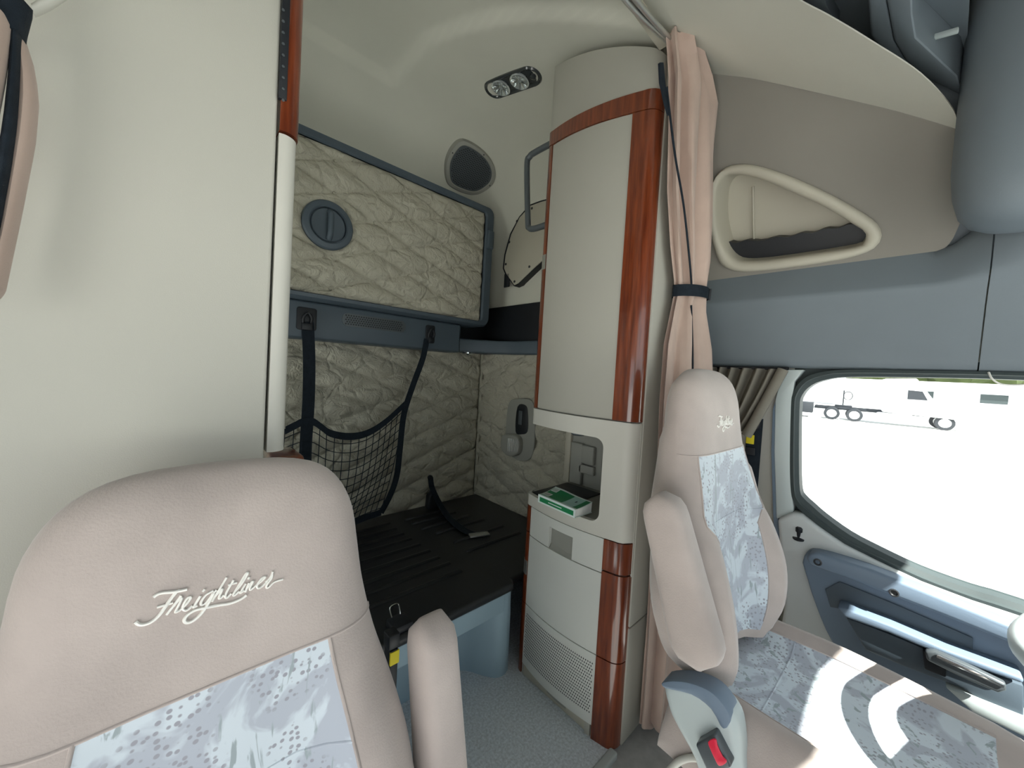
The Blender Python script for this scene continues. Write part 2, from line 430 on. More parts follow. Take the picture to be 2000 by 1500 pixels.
# tan side panel with the triangular storage opening
SP, SN = V((1.64, .6, 1.722)), V((1, 0, .45)).normalized()
def sp(px, py, off=0.0): return onplane(px, py, SP, SN) + SN * off
tanp = cr([sp(*q) for q in ((1325, 138), (1400, 145), (1500, 157), (1600, 178), (1700, 203), (1800, 231), (1868, 252))], 3)
tanp += cr([sp(*q) for q in ((1880, 292), (1891, 345), (1886, 400), (1868, 452), (1848, 482), (1815, 495), (1700, 508), (1500, 536), (1382, 552), (1318, 560))], 3)
fo = [(1386, 400), (1391, 362), (1405, 337), (1430, 323), (1470, 322), (1530, 339), (1600, 369), (1660, 400), (1705, 429), (1721, 450), (1720, 470), (1700, 489), (1650, 505), (1560, 520), (1480, 529), (1440, 529), (1410, 515), (1396, 480), (1387, 440)]
fi = [(1399, 400), (1402, 366), (1413, 346), (1431, 340), (1478, 347), (1545, 374), (1610, 403), (1666, 437), (1688, 451), (1692, 462), (1688, 474), (1674, 482), (1610, 493), (1512, 507), (1457, 511), (1433, 505), (1414, 483), (1404, 450), (1400, 425)]
FO = cr([sp(*q) for q in fo], 3, True); FI = cr([sp(*q) for q in fi], 3, True)
cenF = sum(FO, V((0, 0, 0))) / len(FO)
wd = struct(plate_holes('wall_driver_upper', tanp, [[lerp(cenF, p, .96) for p in FO]], SN * .012, 'liner_shaded'))
bin_t = thing('storage_cubby', 'tan triangular storage cubby with raised rim above the driver window', 'cubby', cenF)
rimI = [p - SN * .004 for p in FI]; rimO = [p - SN * .004 for p in FO]
n_ = 72
def rr(L): return resample(L, n_)
A0 = rr(FO); A1 = rr(FI)
prof = [[p + SN * .012 for p in A0], [p - SN * .010 for p in A0], [lerp(p, q, .25) - SN * .018 for p, q in zip(A0, A1)], [lerp(p, q, .75) - SN * .016 for p, q in zip(A0, A1)], [p - SN * .004 for p in A1], [p + SN * .03 for p in A1]]
loft('rim', prof, 'tan_plastic', bin_t, True, False, 60)
cI = sum(A1, V((0, 0, 0))) / n_
loft('bin_wall', [[p + SN * .02 for p in A1], [lerp(cI, p, .96) + SN * .11 for p in A1]], 'tan_plastic', bin_t, True, False, 60)
mk('bin_back', [lerp(cI, p, .96) + SN * .11 for p in A1], [tuple(range(n_))], 'tan_plastic', bin_t, 0)
tube('bin_ridge', [sp(1455, 368, .10), sp(1456, 430, .10), sp(1458, 500, .10)], .004, 'tan_plastic', bin_t)
lin = cr([sp(q[0], q[1], .06) for q in ((1405, 478), (1450, 476), (1520, 468), (1580, 458), (1640, 447), (1692, 440))], 6)
lin = [p + V((0, 0, .004 * math.sin(i * 1.3))) for i, p in enumerate(lin)]
lout = cr([sp(q[0], q[1], .06) for q in ((1700, 470), (1676, 492), (1610, 505), (1512, 517), (1440, 520), (1410, 500))], 4)
prism('bin_liner', lin + lout, SN * .05, 'black_plastic', bin_t, bev=0)

# blue header panel over the driver door
hp = [(1.668, 1.730), (1.640, 1.722), (1.606, 1.640), (1.598, 1.618), (1.604, 1.59), (1.622, 1.46), (1.632, 1.378), (1.645, 1.369), (1.72, 1.369)]
hx = []
for i in range(len(hp) - 1):
    for k in range(3): hx.append(lerp(V((hp[i][0], hp[i][1])), V((hp[i + 1][0], hp[i + 1][1])), k / 3))
def header(name, y0, y1):
    ys = [y0 + (y1 - y0) * k / 24 for k in range(25)]; rings = []
    for y in ys:
        k = sstep(-.03, -.30, y)          # sweeps up and inwards into the overhead unit
        R = []
        for p in hx:
            t = sstep(1.56, 1.74, p.y)
            R.append(V((p.x - .22 * k * t * (1 - .3 * t), y, p.y + .26 * k * t)))
        rings.append(R)
    return rings
h1 = struct(loft('trim_2', header('h', .64, -.128), 'blue_plastic', None, False, False, 50))
h2 = struct(loft('trim_3', header('h', -.131, -.80), 'blue_plastic', None, False, False, 50))
for q, nm in (((1412, 569), 'screw'), ((1710, 536), 'screw')):
    p = at(*q, x=1.632 if q[0] < 1500 else 1.628)
    t = lathe('trim_screw', p, (-1, 0, .35), [(.006, -.01), (.012, 0), (.011, .004), (.006, .005), (.005, .001), (0, .001)], 'tan_plastic' if q[0] > 1500 else 'screw', h1, 16)
# grey cover under the header where the window curtain hangs, behind the seat
struct(box('wall_pillar', (1.665, .28, .0), (1.71, .66, 1.40), 'tan_trim', bev=.01))
# sleeper side wall
struct(box('wall_driver_sleeper', (1.672, .62, 0), (1.70, 2.14, 1.95), 'liner', bev=0))
struct(box('wall_rear', (-.55, 2.125, 0), (1.70, 2.15, 2.25), 'liner', bev=0))

# quilted wall padding
SX, SZ = .2, .0745
def puff(x, z, ox, oz):
    u = ((x - ox) / SX + (z - oz) / SZ) / 2; v = ((x - ox) / SX - (z - oz) / SZ) / 2
    return (abs(math.sin(math.pi * u)) * abs(math.sin(math.pi * v))) ** .42
def hsh(x, z):
    return math.sin(x * 31 + 1.7 * math.sin(z * 23)) * math.sin(z * 37 + 2.1 * math.sin(x * 19 + 1)) * .5 + .5 * math.sin(x * 67 + z * 41) * math.sin(z * 83 - x * 29)
def quilt(name, fn, L, H, ox, oz, nu, nv, parent, amp=.030, kind=None, hole=None):
    def f(u, v):
        x, z = L[0] + (L[1] - L[0]) * u, H[0] + (H[1] - H[0]) * v
        e = min(1, min(x - L[0], L[1] - x, z - H[0], H[1] - z) / .02); e = max(0, e) ** .5
        h = e * (amp * puff(x, z, ox, oz) + .0035 * hsh(x, z))
        if hole: h *= sstep(.10, .135, math.hypot(x - hole[0], z - hole[1]))
        return fn(x, z, h)
    return sheet(name, f, nu, nv, 'quilt', parent, 80, kind=kind)
struct(quilt('wall_rear_padding', lambda x, z, h: (x, 2.105 - h, z), (-.5, 1.64), (.36, 1.45), .685, 1.273, 190, 150, None))
struct(quilt('wall_driver_padding', lambda y, z, h: (1.662 - h, y, z), (1.0, 2.10), (.0, 1.45), .70, 1.17, 110, 160, None))
tube('padding_seam', [V((1.645, 2.085, .40)), V((1.645, 2.085, 1.45))], .012, 'quilt', bpy.data.objects['wall_rear_padding'])

# blue lining beyond the forward edge of the side panel
struct(prism('trim_4', [sp(a, b, .03) for a, b in ((1780, 120), (1990, 120), (1990, 530), (1800, 530))], SN * .01, 'blue_plastic', None, bev=0))
# ================================================================== TOWER CABINET (driver side)
def F(Y, out=0.0):
    if Y < .655: X = 1.19 - math.sqrt(max(0, .045 ** 2 - (.655 - Y) ** 2))
    elif Y > 1.06: X = 1.185 - math.sqrt(max(0, .04 ** 2 - (Y - 1.06) ** 2))
    else:
        u = (Y - .655) / .405; X = 1.145 - .026 * 4 * u * (1 - u)
    return X - out
NEAR = [.61, .6108, .6135, .618, .625, .635, .647, .66, .675, .692]
FAR = [1.06, 1.072, 1.083, 1.092, 1.0985, 1.10]
MID = [.694 + (1.058 - .694) * k / 20 for k in range(21)]
def patch(name, Ys, z0, z1, mat, parent, out=0.0, thick=.014, nz=2, skip=None, label=None, zs=None):
    """curved panel following the tower face; z0/z1 may be functions of Y"""
    f0 = z0 if callable(z0) else (lambda y: z0); f1 = z1 if callable(z1) else (lambda y: z1)
    T = [k / nz for k in range(nz + 1)] if zs is None else zs
    rows = []
    for y in Ys: rows.append([(V((F(y, out), y, lerp(f0(y), f1(y), t) if zs is None else t))) for t in T])
    nu, nv = len(Ys) - 1, len(T) - 1; W = nv + 1
    vs = [p for r in rows for p in r]; n0 = len(vs); vs += [p + V((thick, 0, 0)) for p in vs]
    fs = []; cnt = {}
    for i in range(nu):
        for j in range(nv):
            if skip and skip((Ys[i] + Ys[i + 1]) / 2, (T[j] + T[j + 1]) / 2): continue
            q = (i * W + j, i * W + j + 1, (i + 1) * W + j + 1, (i + 1) * W + j)
            fs.append(q); fs.append(tuple(n0 + k for k in q[::-1]))
            for a, b in zip(q, q[1:] + q[:1]): cnt[frozenset((a, b))] = cnt.get(frozenset((a, b)), 0) + 1
    for e, c in cnt.items():
        if c == 1: a, b = tuple(e); fs.append((a, b, b + n0, a + n0))
    return mk(name, vs, fs, mat, parent, 30, None, label)
tw = thing('tower_cabinet', 'tall tan tower cabinet with cherry wood edging behind the driver seat', 'cabinet', (1.4, .85, 0))
ZT = lambda y: lerp(2.365, 2.575, ((y - .61) / .49) ** .8)
R0 = lambda y: lerp(2.185, 2.245, (y - .61) / .49)      # wood top rail, lower edge
R1 = lambda y: lerp(2.250, 2.300, (y - .61) / .49)
# carcass
def carc(name, z0, z1, matn, ztop=None, x1=1.66):
    P = [V((F(y, -.013), y, z0)) for y in [.62, .64, .66, .75, .85, .95, 1.06, 1.08, 1.09]] + [V((x1, 1.09, z0)), V((x1, .62, z0))]
    n = len(P); top = [V((p.x, p.y, (ztop(p.y) if ztop else z1))) for p in P]
    fs = [tuple(range(n)), tuple(range(n, 2 * n))] + [(i, (i + 1) % n, n + (i + 1) % n, n + i) for i in range(n)]
    return mk(name, P + top, fs, matn, tw, 30)
carc('lower_carcass', .02, .752, 'niche_plastic')
carc('upper_carcass', 1.085, 2.3, 'niche_plastic', lambda y: ZT(y) - .004)
patch('top_cap', NEAR + MID + FAR, lambda y: R1(y) + .001, ZT, 'tower_panel', tw, 0, .02)
patch('wood_rail', NEAR + MID + FAR, R0, R1, 'wood', tw, .006, .02)
ud = patch('upper_door', MID, 1.152, lambda y: R0(y) - .002, 'tower_panel', tw, 0, .014, 6)
patch('wood_edge', NEAR, 1.15, lambda y: R0(y) - .002, 'wood', tw, .004, .02)
patch('wood_edge', FAR, 1.15, lambda y: R0(y) - .002, 'wood', tw, .004, .02)
zl = at(1060, 512, x=1.14).z
patch('door_catch', FAR, zl - .03, zl + .03, 'alu', tw, .0065, .004)
# moulded shelf surround (open towards the bunk)
def surround():
    inn = []; out = []
    ys = [1.10, 1.0985, 1.092, 1.083, 1.072, 1.06] + [1.06 - .31 * k / 14 for k in range(1, 15)]
    for y in ys: inn.append((y, .778)); out.append((y, .731))
    for k in range(1, 9):
        a = math.pi / 2 * k / 8; inn.append((.75 - .034 * math.sin(a), .778 + .034 * (1 - math.cos(a)))); out.append((lerp(.75, .61, k / 8), .731))
    for k in range(1, 8): inn.append((.716, lerp(.812, 1.046, k / 8))); out.append((.61, lerp(.731, 1.146, k / 8)))
    for k in range(0, 9):
        a = math.pi / 2 * k / 8; inn.append((.716 + .034 * (1 - math.cos(a)), 1.046 + .034 * math.sin(a))); out.append((lerp(.61, .75, k / 8), 1.146))
    for y in ys[::-1][1:]: inn.append((y, 1.08)); out.append((y, 1.146))
    n = len(inn)
    rows = []
    for (yi, zi), (yo, zo) in zip(inn, out):
        r = []
        for t in (0, .2, .4, .6, .75, .87, .94, .98, 1):
            y = lerp(yi, yo, t); r.append(V((F(y, .004), y, lerp(zi, zo, t))))
        rows.append(r)
    W = 9; vs = [p for r in rows for p in r]; n0 = len(vs); vs += [p + V((.02, 0, 0)) for p in vs]; fs = []; 
    for i in range(n - 1):
        for j in range(W - 1):
            q = (i * W + j, i * W + j + 1, (i + 1) * W + j + 1, (i + 1) * W + j); fs += [q, tuple(n0 + k for k in q[::-1])]
        fs.append((i * W, (i + 1) * W, (i + 1) * W + n0, i * W + n0)); fs.append((i * W + W - 1, (i + 1) * W + W - 1, (i + 1) * W + W - 1 + n0, i * W + W - 1 + n0))
    for i in (0, n - 1):
        for j in range(W - 1): fs.append((i * W + j, i * W + j + 1, i * W + j + 1 + n0, i * W + j + n0))
    return mk('shelf_surround', vs, fs, 'tan_trim', tw, 35)
surround()
# niche: shelf floor, ceiling, near wall, moulded back wall with post
SHZ = .772
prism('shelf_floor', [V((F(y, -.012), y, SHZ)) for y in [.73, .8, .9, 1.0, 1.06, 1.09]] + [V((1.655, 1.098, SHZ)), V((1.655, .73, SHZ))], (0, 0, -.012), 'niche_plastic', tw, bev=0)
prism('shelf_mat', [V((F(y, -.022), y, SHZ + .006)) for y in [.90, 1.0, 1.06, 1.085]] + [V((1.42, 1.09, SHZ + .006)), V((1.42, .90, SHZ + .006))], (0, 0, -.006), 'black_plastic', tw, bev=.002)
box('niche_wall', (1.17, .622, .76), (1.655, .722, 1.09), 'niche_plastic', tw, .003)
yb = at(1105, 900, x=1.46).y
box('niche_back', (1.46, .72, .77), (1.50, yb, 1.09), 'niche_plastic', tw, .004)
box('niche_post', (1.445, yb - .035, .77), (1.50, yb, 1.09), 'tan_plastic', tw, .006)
yq = lambda px, py: at(px, py, x=1.45).y
zq = lambda px, py: at(px, py, x=1.45).z
for k, (a, b) in enumerate((((1118, 862), (1132, 1000)), ((1138, 868), (1160, 910)), ((1132, 905), (1160, 930)), ((1182, 915), (1200, 965)))):
    y1, z1 = yq(*a), zq(*a); y0, z0 = yq(*b), zq(*b)
    box('back_emboss', (1.440, min(y0, y1), max(.775, min(z0, z1))), (1.462, max(y0, y1), max(z0, z1)), 'niche_plastic', tw, .006, 3)
lathe('niche_lamp', at(1130, 843, z=1.078), (0, 0, -1), [(0.03, -.01), (.03, .008), (.022, .014), (0, .015)], 'dark_metal', tw, 20)
# drawer, lower door, grille
yh0, yh1 = at(1120, 1060, x=1.125).y, at(1074, 1040, x=1.125).y
zh0, zh1 = .622, .690
DY = sorted(set(MID + [yh0, yh1]))
dr = patch('drawer', DY, 0, 0, 'tower_panel', tw, .001, .016, zs=[.606, zh0, zh1, .7265], skip=lambda y, z: yh0 < y < yh1 and z < zh1)
dr.data.materials[0] = M['tower_lit']
box('pull', (F(.93, -.016), yh0, zh0 - .006), (F(.93, -.018) + .01, yh1, zh1), 'blue_plastic', dr, .003)
prism('pull_lip', [V((F(.93, -.001), yh0, .600)), V((F(.93, -.016), yh0, zh0 + .004)), V((F(.93, -.018), yh0, .597))], (0, yh1 - yh0, 0), 'niche_plastic', dr, bev=0)
ld = patch('lower_door', MID, .307, .602, 'tower_lit', tw, .001, .016, 3)
zg0, zg1 = .045, .303
gp = patch('vent_panel', MID, zg0, zg1, 'tower_lit', tw, .001, .016, 3)
box('kick_plate', (1.135, .72, .004), (1.16, 1.04, .046), 'tan_plastic', tw, .003)
def holes():
    """perforation of the vent panel: a field of small round holes"""
    vs = []; fs = []
    za, zb = at(1160, 1375, x=1.13).z, at(1165, 1285, x=1.13).z
    rows, cols = 17, 40; k0 = 0
    for r in range(rows):
        for c in range(cols):
            y = .705 + (1.05 - .705) * (c + (.5 if r % 2 else 0)) / cols; z = lerp(.088, .268, r / (rows - 1))
            p = V((F(y, .0014), y, z))
            for k in range(6):
                a = k * math.pi / 3; vs.append(p + V((0, .0026 * math.cos(a), .0034 * math.sin(a))))
            fs.append(tuple(range(k0, k0 + 6))); k0 += 6
    mk('vent_hole_field', vs, fs, 'black_plastic', gp, 0, 'stuff')
holes()
for z0, z1 in ((.620, .728), (.309, .614), (.0, .305)):
    patch('wood_edge', NEAR, z0, z1, 'wood', tw, .005, .02)
    patch('wood_edge', FAR, z0, z1, 'wood', tw, .005, .02)
patch('foot_block', [.70, .71, .72], 0, .045, 'tower_panel', tw, .001, .014)
patch('foot_block', [1.035, 1.045, 1.057], 0, .045, 'tower_panel', tw, .001, .014)
patch('door_catch', FAR, .43, .49, 'alu', tw, .0065, .004)
# side towards the driver seat
box('side_panel', (1.193, .604, .428), (1.66, .622, 2.36), 'tower_panel', tw, .004)
box('side_panel', (1.193, .604, .0), (1.66, .622, .424), 'tower_panel', tw, .004)
tube('side_bead', [V((1.188, .611, .61)), V((1.188, .611, 1.14))], .003, 'tan_trim', tw, 6)

# ------------------------------------------------------------------ grab handle on the tower's rear side
gh = thing('grab_handle', 'dark grey metal grab handle on the rear of the tower cabinet', 'handle', (1.2, 1.2, 2.1))
ga, gb = at(1030, 312, x=1.2), at(1030, 448, x=1.2)
tube('grip', cr([V((1.2, 1.095, ga.z + .015)), V((1.2, ga.y - .05, ga.z + .015)), V((1.2, ga.y - .015, ga.z + .008)), V((1.2, ga.y, ga.z - .03)), V((1.2, gb.y, gb.z + .04)), V((1.2, gb.y - .012, gb.z + .004)), V((1.2, gb.y - .05, gb.z - .008)), V((1.2, 1.095, gb.z - .008))], 6), .0135, 'dark_metal', gh, 12)
for z in (ga.z + .015, gb.z - .008): lathe('mount', (1.2, 1.092, z), (0, 1, 0), [(.026, -.002), (.026, .006), (.018, .012), (0, .012)], 'dark_metal', gh, 18)

# ================================================================== PASSENGER-SIDE CABINET
pc = thing('closet_cabinet', 'pale vinyl covered closet behind the passenger seat, wood capped front corner', 'cabinet', (-.2, .95, 0))
PY = .76
xe = at(548, 130, y=PY).x; xb = at(516, 880, y=PY).x
zb_ = at(516, 880, y=PY).z; zw = at(560, 250, y=PY).z
prism('front_panel', [V((-.54, PY, 0)), V((xb, PY, 0)), V((xb, PY, zb_)), V((xe - .002, PY, zw)), V((xe, PY, 2.15)), V((-.30, PY, 2.15)), V((-.53, PY, 1.9))], (0, .02, 0), 'vinyl', pc, bev=.006, seg=3)
box('carcass', (-.52, PY + .015, 1.12), (xb - .01, 1.02, 1.88), 'niche_plastic', pc, .004)
box('lower_carcass', (-.54, PY + .03, .0), (xb - .06, 1.04, .98), 'tower_panel', pc, .004)
def colsec(x, r, z, ex=.0):
    P = [V((x + .004, PY + .002 - ex, z))]
    for k in range(9):
        a = -math.pi / 2 + math.pi / 2 * k / 8; P.append(V((x + .006 + r * .25 + r * math.cos(a), PY + r + r * math.sin(a) - ex, z)))
    return P + [V((x + .006 + r * 1.25, PY + .06, z)), V((x + .004, PY + .06, z))]
def column(name, z0, z1, r, matn, ex=0.0):
    t0 = (z0 - zb_) / (2.62 - zb_); t1 = (z1 - zb_) / (2.62 - zb_)
    x0, x1 = lerp(xb, xe, t0 * 1.3 if t0 < .75 else 1), lerp(xb, xe, min(1, t1 * 1.3))
    return loft(name, [colsec(x0, r, z0, ex), colsec(x1, r, z1, ex)], matn, pc, True, True, 35)
column('corner_trim', zb_ - .004, zw - .012, .022, 'tan_trim')
column('wood_edge', zw - .008, 2.15, .024, 'wood', .003)
box('track_strip', (xe - .002, PY - .006, at(548, 195, y=PY).z), (xe + .010, PY + .004, 2.15), 'black_plastic', pc, .001)
for k in range(9):
    q = at(553, 20 + k * 22, y=PY - .007); lathe('track_rivet', q, (0, -1, 0), [(.0022, 0), (.0022, .0015), (0, .002)], 'dark_metal', pc, 8)
pw = at(556, 902, y=1.02)
box('wood_corner', (pw.x - .035, .98, pw.z - .12), (pw.x + .035, 1.10, pw.z + .022), 'wood', pc, .012, 3)
box('gap_filler', (-.10, .99, pw.z - .11), (pw.x - .03, 1.06, pw.z - .01), 'black_plastic', pc, .006)  # added filler, black to paint the dark gap beside the closet

# ================================================================== UPPER BUNK
ub = thing('upper_bunk', 'folded-up upper bunk with quilted underside in a shaded blue frame', 'bunk', (.5, 1.95, 1.57))
def rrect(x0, x1, z0, z1, r, y, n=6):
    P = []
    for cx, cz, a0 in ((x1 - r, z1 - r, 0), (x0 + r, z1 - r, 90), (x0 + r, z0 + r, 180), (x1 - r, z0 + r, 270)):
        for k in range(n + 1):
            a = math.radians(a0 + 90 * k / n); P.append(V((cx + r * math.cos(a), y, cz + r * math.sin(a))))
    return P
UX0, UX1, UZ0, UZ1 = -.45, 1.525, 1.572, 2.335
r1 = rrect(UX0, UX1, UZ0, UZ1, .05, 1.90); r2 = rrect(UX0 + .012, UX1 - .012, UZ0 + .012, UZ1 - .012, .045, 1.878)
r3 = rrect(UX0 + .05, UX1 - .062, UZ0 + .028, UZ1 - .040, .03, 1.876); r4 = rrect(UX0 + .056, UX1 - .07, UZ0 + .034, UZ1 - .047, .025, 1.89)
r0 = rrect(UX0, UX1, UZ0, UZ1, .05, 2.06)
fr = loft('frame', [r0, r1, r2, r3, r4], 'blue_shaded', ub, True, False, 40)
mk('back_board', r0, [tuple(range(len(r0)))], 'blue_shaded', ub, 0)
qx0, qx1, qz0, qz1 = UX0 + .052, UX1 - .066, UZ0 + .03, UZ1 - .043
up = quilt('quilted_panel', lambda x, z, h: (x, 1.906 - h, z), (qx0, qx1), (qz0, qz1), .757, 2.164, 240, 150, ub, .030, hole=(.535, 1.93))
bme = None
for i in range(-12, 13):
    for j in range(-12, 13):
        x, z = .757 + (i + j) * SX, 2.164 + (i - j) * SZ
        if .35 < x < qx1 - .03 and qz0 + .02 < z < qz1 - .02 and (V((x, z)) - V((.533, 1.93))).length > .12:
            b_ = lathe('tuft_button', (0, 0, 0), (0, -1, 0), [(.007, -.003), (.007, .003), (.004, .005), (0, .0055)], 'quilt', None, 10) if bme is None else bpy.data.objects.new('tuft_button', bme)
            if bme is None: bme = b_.data
            else: C.objects.link(b_)
            b_.parent = up; b_.location = V((x, 1.900, z)) - V(ub.location)
# round latch
kc = V((.535, 1.872, 1.93))
lt = lathe('latch_bezel', kc + V((0, .02, 0)), (0, -1, 0), [(.112, -.02), (.112, .004), (.106, .012), (.086, .015), (.080, .010), (.078, -.004), (0, -.004)], 'blue_shaded', ub, 48)
lathe('latch_dish', kc + V((0, .02, 0)), (0, -1, 0), [(.075, -.01), (.075, .004), (.072, .007), (0, .003)], 'blue_shaded', lt, 40)
tube('latch_grip', cr([kc + V((.004, .012, -.062)), kc + V((.004, -.006, -.045)), kc + V((.004, -.010, 0)), kc + V((.004, -.006, .045)), kc + V((.004, .012, .062))], 5), .013, 'blue_shaded', lt, 10)
e0 = at(958, 470, y=1.876)
box('side_catch', (e0.x - .028, 1.862, e0.z - .055), (e0.x + .02, 1.885, e0.z + .06), 'blue_shaded', ub, .008, 3)

# ------------------------------------------------------------------ blue band below the bunk, with vent
bd = thing('bunk_rail', 'shaded blue wall rail with slotted vent below the upper bunk', 'rail', (.5, 2.0, 1.40))
prism('rail_body', [V((-.5, 1.925, 1.395)), V((1.325, 1.925, 1.395)), V((1.35, 1.95, 1.395)), V((1.35, 2.10, 1.395)), V((-.5, 2.10, 1.395))], (0, 0, .176), 'blue_shaded', bd, bev=.012, seg=3)
va, vb = at(668, 623, y=1.924), at(792, 640, y=1.924)
zc_, zh_ = at(730, 631, y=1.924).z, .032
vent = [V((x, 1.921, z)) for x, z in [(va.x + .02 * (1 - math.cos(a)) - 0, zc_ + zh_ * math.sin(a)) for a in [math.pi / 2 + math.pi * k / 8 * .999 for k in range(0)]]]
vo_ = rrect(va.x, vb.x, zc_ - zh_, zc_ + zh_, .028, 1.922)
vp = prism('vent_plate', vo_, (0, .006, 0), 'dark_metal', bd, bev=0)
vs = []; fs = []; k0 = 0
for r in range(5):
    for c in range(24):
        x = va.x + .018 + (vb.x - va.x - .036) * (c + (.5 if r % 2 else 0)) / 24; z = zc_ + (r - 2) * .0105
        for k in range(6): vs.append(V((x + .0045 * math.cos(k * math.pi / 3), 1.9212, z + .004 * math.sin(k * math.pi / 3))))
        fs.append(tuple(range(k0, k0 + 6))); k0 += 6
mk('vent_hole_field', vs, fs, 'black_plastic', vp, 0, 'stuff')
sh = thing('side_ledge', 'shaded blue ledge along the sleeper side wall behind the tower', 'shelf', (1.62, 1.6, 1.41))
prism('ledge_body', [V((1.352, 1.96, 1.405)), V((1.44, 1.93, 1.405)), V((1.56, 1.84, 1.405)), V((1.60, 1.72, 1.405)), V((1.60, 1.12, 1.405)), V((1.668, 1.12, 1.405)), V((1.668, 2.10, 1.405)), V((1.352, 2.10, 1.405))], (0, 0, .085), 'blue_shaded', sh, bev=.012, seg=3)
box('ledge_dark_back', (1.645, 1.12, 1.49), (1.672, 2.10, 1.73), 'black_plastic', sh, .004)  # black panel gives the cavity over the ledge its shade as colour
box('ledge_dark_end', (1.36, 2.085, 1.49), (1.66, 2.11, 1.73), 'black_plastic', sh, .004)  # end of the same cavity, its shade also painted black
dl = V((1.44, 1.985, 1.404))
dm = thing('courtesy_lamp', 'small round chrome lamp under the corner of the blue ledge', 'lamp', dl)
lathe('bezel', dl, (0, 0, -1), [(.04, -.03), (.04, .008), (.034, .014), (.03, .012)], 'chrome', dm, 24)
lathe('lens', dl, (0, 0, -1), [(.03, .0), (.03, .012), (.018, .017), (0, .018)], 'lens', dm, 24)

# ================================================================== LOWER BUNK
lb = thing('lower_bunk', 'black ribbed lower bunk deck on a blue plastic base', 'bunk', (.5, 1.6, 0))
deck = prism('deck', [V((-.5, 1.085, .362)), V((1.095, 1.085, .362)), V((1.11, 1.118, .362)), V((1.645, 1.118, .362)), V((1.645, 2.075, .362)), V((-.5, 2.075, .362))], (0, 0, .038), 'black_deck', lb, bev=.012, seg=3)
for q in ((904, 1114), (881, 1099), (860, 1088), (842, 1075), (823, 1063), (806, 1052), (791, 1042), (776, 1032), (764, 1022)):
    p = at(*q, z=.40); tube('rib', [V((.30, p.y, .398)), V((p.x - .01, p.y, .398)), V((p.x, p.y, .393))], [.011, .011, .006], 'black_deck', deck, 8)
for a, b in (((790, 1016), 1.28), ((803, 1024), 1.32), ((822, 1034), 1.36), ((850, 1043), 1.40), ((885, 1060), 1.43), ((910, 1078), 1.45)):
    p = at(*a, z=.40); tube('rib', [V((p.x, p.y, .393)), V((p.x + .01, p.y, .398)), V((b, p.y, .398)), V((b + .01, p.y, .393))], [.006, .011, .011, .006], 'black_deck', deck, 8)
box('deck_lip', (-.5, 1.092, .285), (1.05, 1.115, .364), 'blue_base', lb, .006, 3)
pl = cr([V((-.5, 1.24, 0)), V((.55, 1.24, 0)), V((.72, 1.24, 0)), V((.80, 1.245, 0)), V((.88, 1.25, 0)), V((.955, 1.22, 0)), V((1.0, 1.15, 0)), V((1.035, 1.105, 0)), V((1.075, 1.095, 0)), V((1.105, 1.105, 0))], 6)
rings = []
for z, o in ((0, 0), (.02, 0), (.26, .004), (.285, .006), (.36, .008)):
    rings.append([p + V((0, o, z)) for p in pl])
loft('base_panel', rings, 'blue_base', lb, False, False, 60)
tube('base_flute', [V((.865, 1.238, .0)), V((.865, 1.24, .30))], .016, 'blue_base', lb, 10)
tube('base_flute', [V((.62, 1.238, .0)), V((.62, 1.24, .30))], .016, 'blue_base', lb, 10)
hp_ = at(899, 1274, y=1.243); lathe('base_hole', hp_, (0, -1, 0), [(.007, -.004), (.007, .001), (0, .001)], 'black_plastic', lb, 12)
# latch hardware at the deck front
lc = at(762, 1190, z=.40)
box('deck_latch', (lc.x - .05, 1.10, .395), (lc.x + .02, 1.17, .425), 'black_plastic', lb, .008)
tube('latch_bail', cr([V((lc.x - .03, 1.16, .42)), V((lc.x - .03, 1.18, .45)), V((lc.x + .0, 1.18, .45)), V((lc.x + .0, 1.16, .42))], 4), .003, 'chrome', lb, 6)
# ================================================================== SLEEPER FITTINGS
# bunk restraint net with its straps
nt_ = thing('cargo_net', 'black bunk restraint net hanging on webbing straps before the quilted wall', 'net', (.8, 1.9, .45))
NY = 1.915
def webbing(name, path, wpx, parent, y=NY):
    """flat strap through pixel path, real width from wpx"""
    c = cr([at(a, b, y=y) for a, b in path], 6); w_ = wpx / 720 * 1.9 / 2
    rings = []
    for i, p in enumerate(c):
        t = (c[min(i + 1, len(c) - 1)] - c[max(i - 1, 0)]).normalized(); s = t.cross(V((0, 1, 0))).normalized() * w_
        rings.append([p - s, p + s, p + s + V((0, .003, 0)), p - s + V((0, .003, 0))])
    return loft(name, rings, 'strap', parent, True, True, 30)
webbing('strap', [(601, 628), (604, 700), (603, 780), (598, 860), (595, 930), (592, 985)], 20, nt_)
webbing('strap', [(834, 662), (826, 700), (806, 755), (789, 810), (781, 880), (775, 930), (762, 968), (744, 1002)], 13, nt_)
topc = cr([at(a, b, y=NY) for a, b in ((557, 838), (575, 829), (590, 822), (611, 821), (628, 832), (646, 844), (680, 850), (716, 844), (752, 822), (789, 788))], 6)
botc = cr([at(a, b, y=NY) for a, b in ((540, 1075), (600, 1062), (650, 1045), (696, 1018), (744, 1001))], 8)
TOP = resample(topc, 17, False); BOT = resample(botc, 17, False)
def netp(s, t):
    i = min(15, int(s * 16)); f = s * 16 - i
    a = lerp(TOP[i], TOP[i + 1], f); b = lerp(BOT[i], BOT[i + 1], f); p = lerp(a, b, t)
    right = lerp(at(789, 788, y=NY), at(744, 1001, y=NY), t)
    p.x += .02 * math.sin(t * math.pi) * s
    p.z -= .018 * math.sin(math.pi * s) * math.sin(t * math.pi)
    p.y = NY + .006 - .03 * math.sin(math.pi * min(1, s * 1.1)) * math.sin(t * math.pi)
    return p
vs = []; fs = []
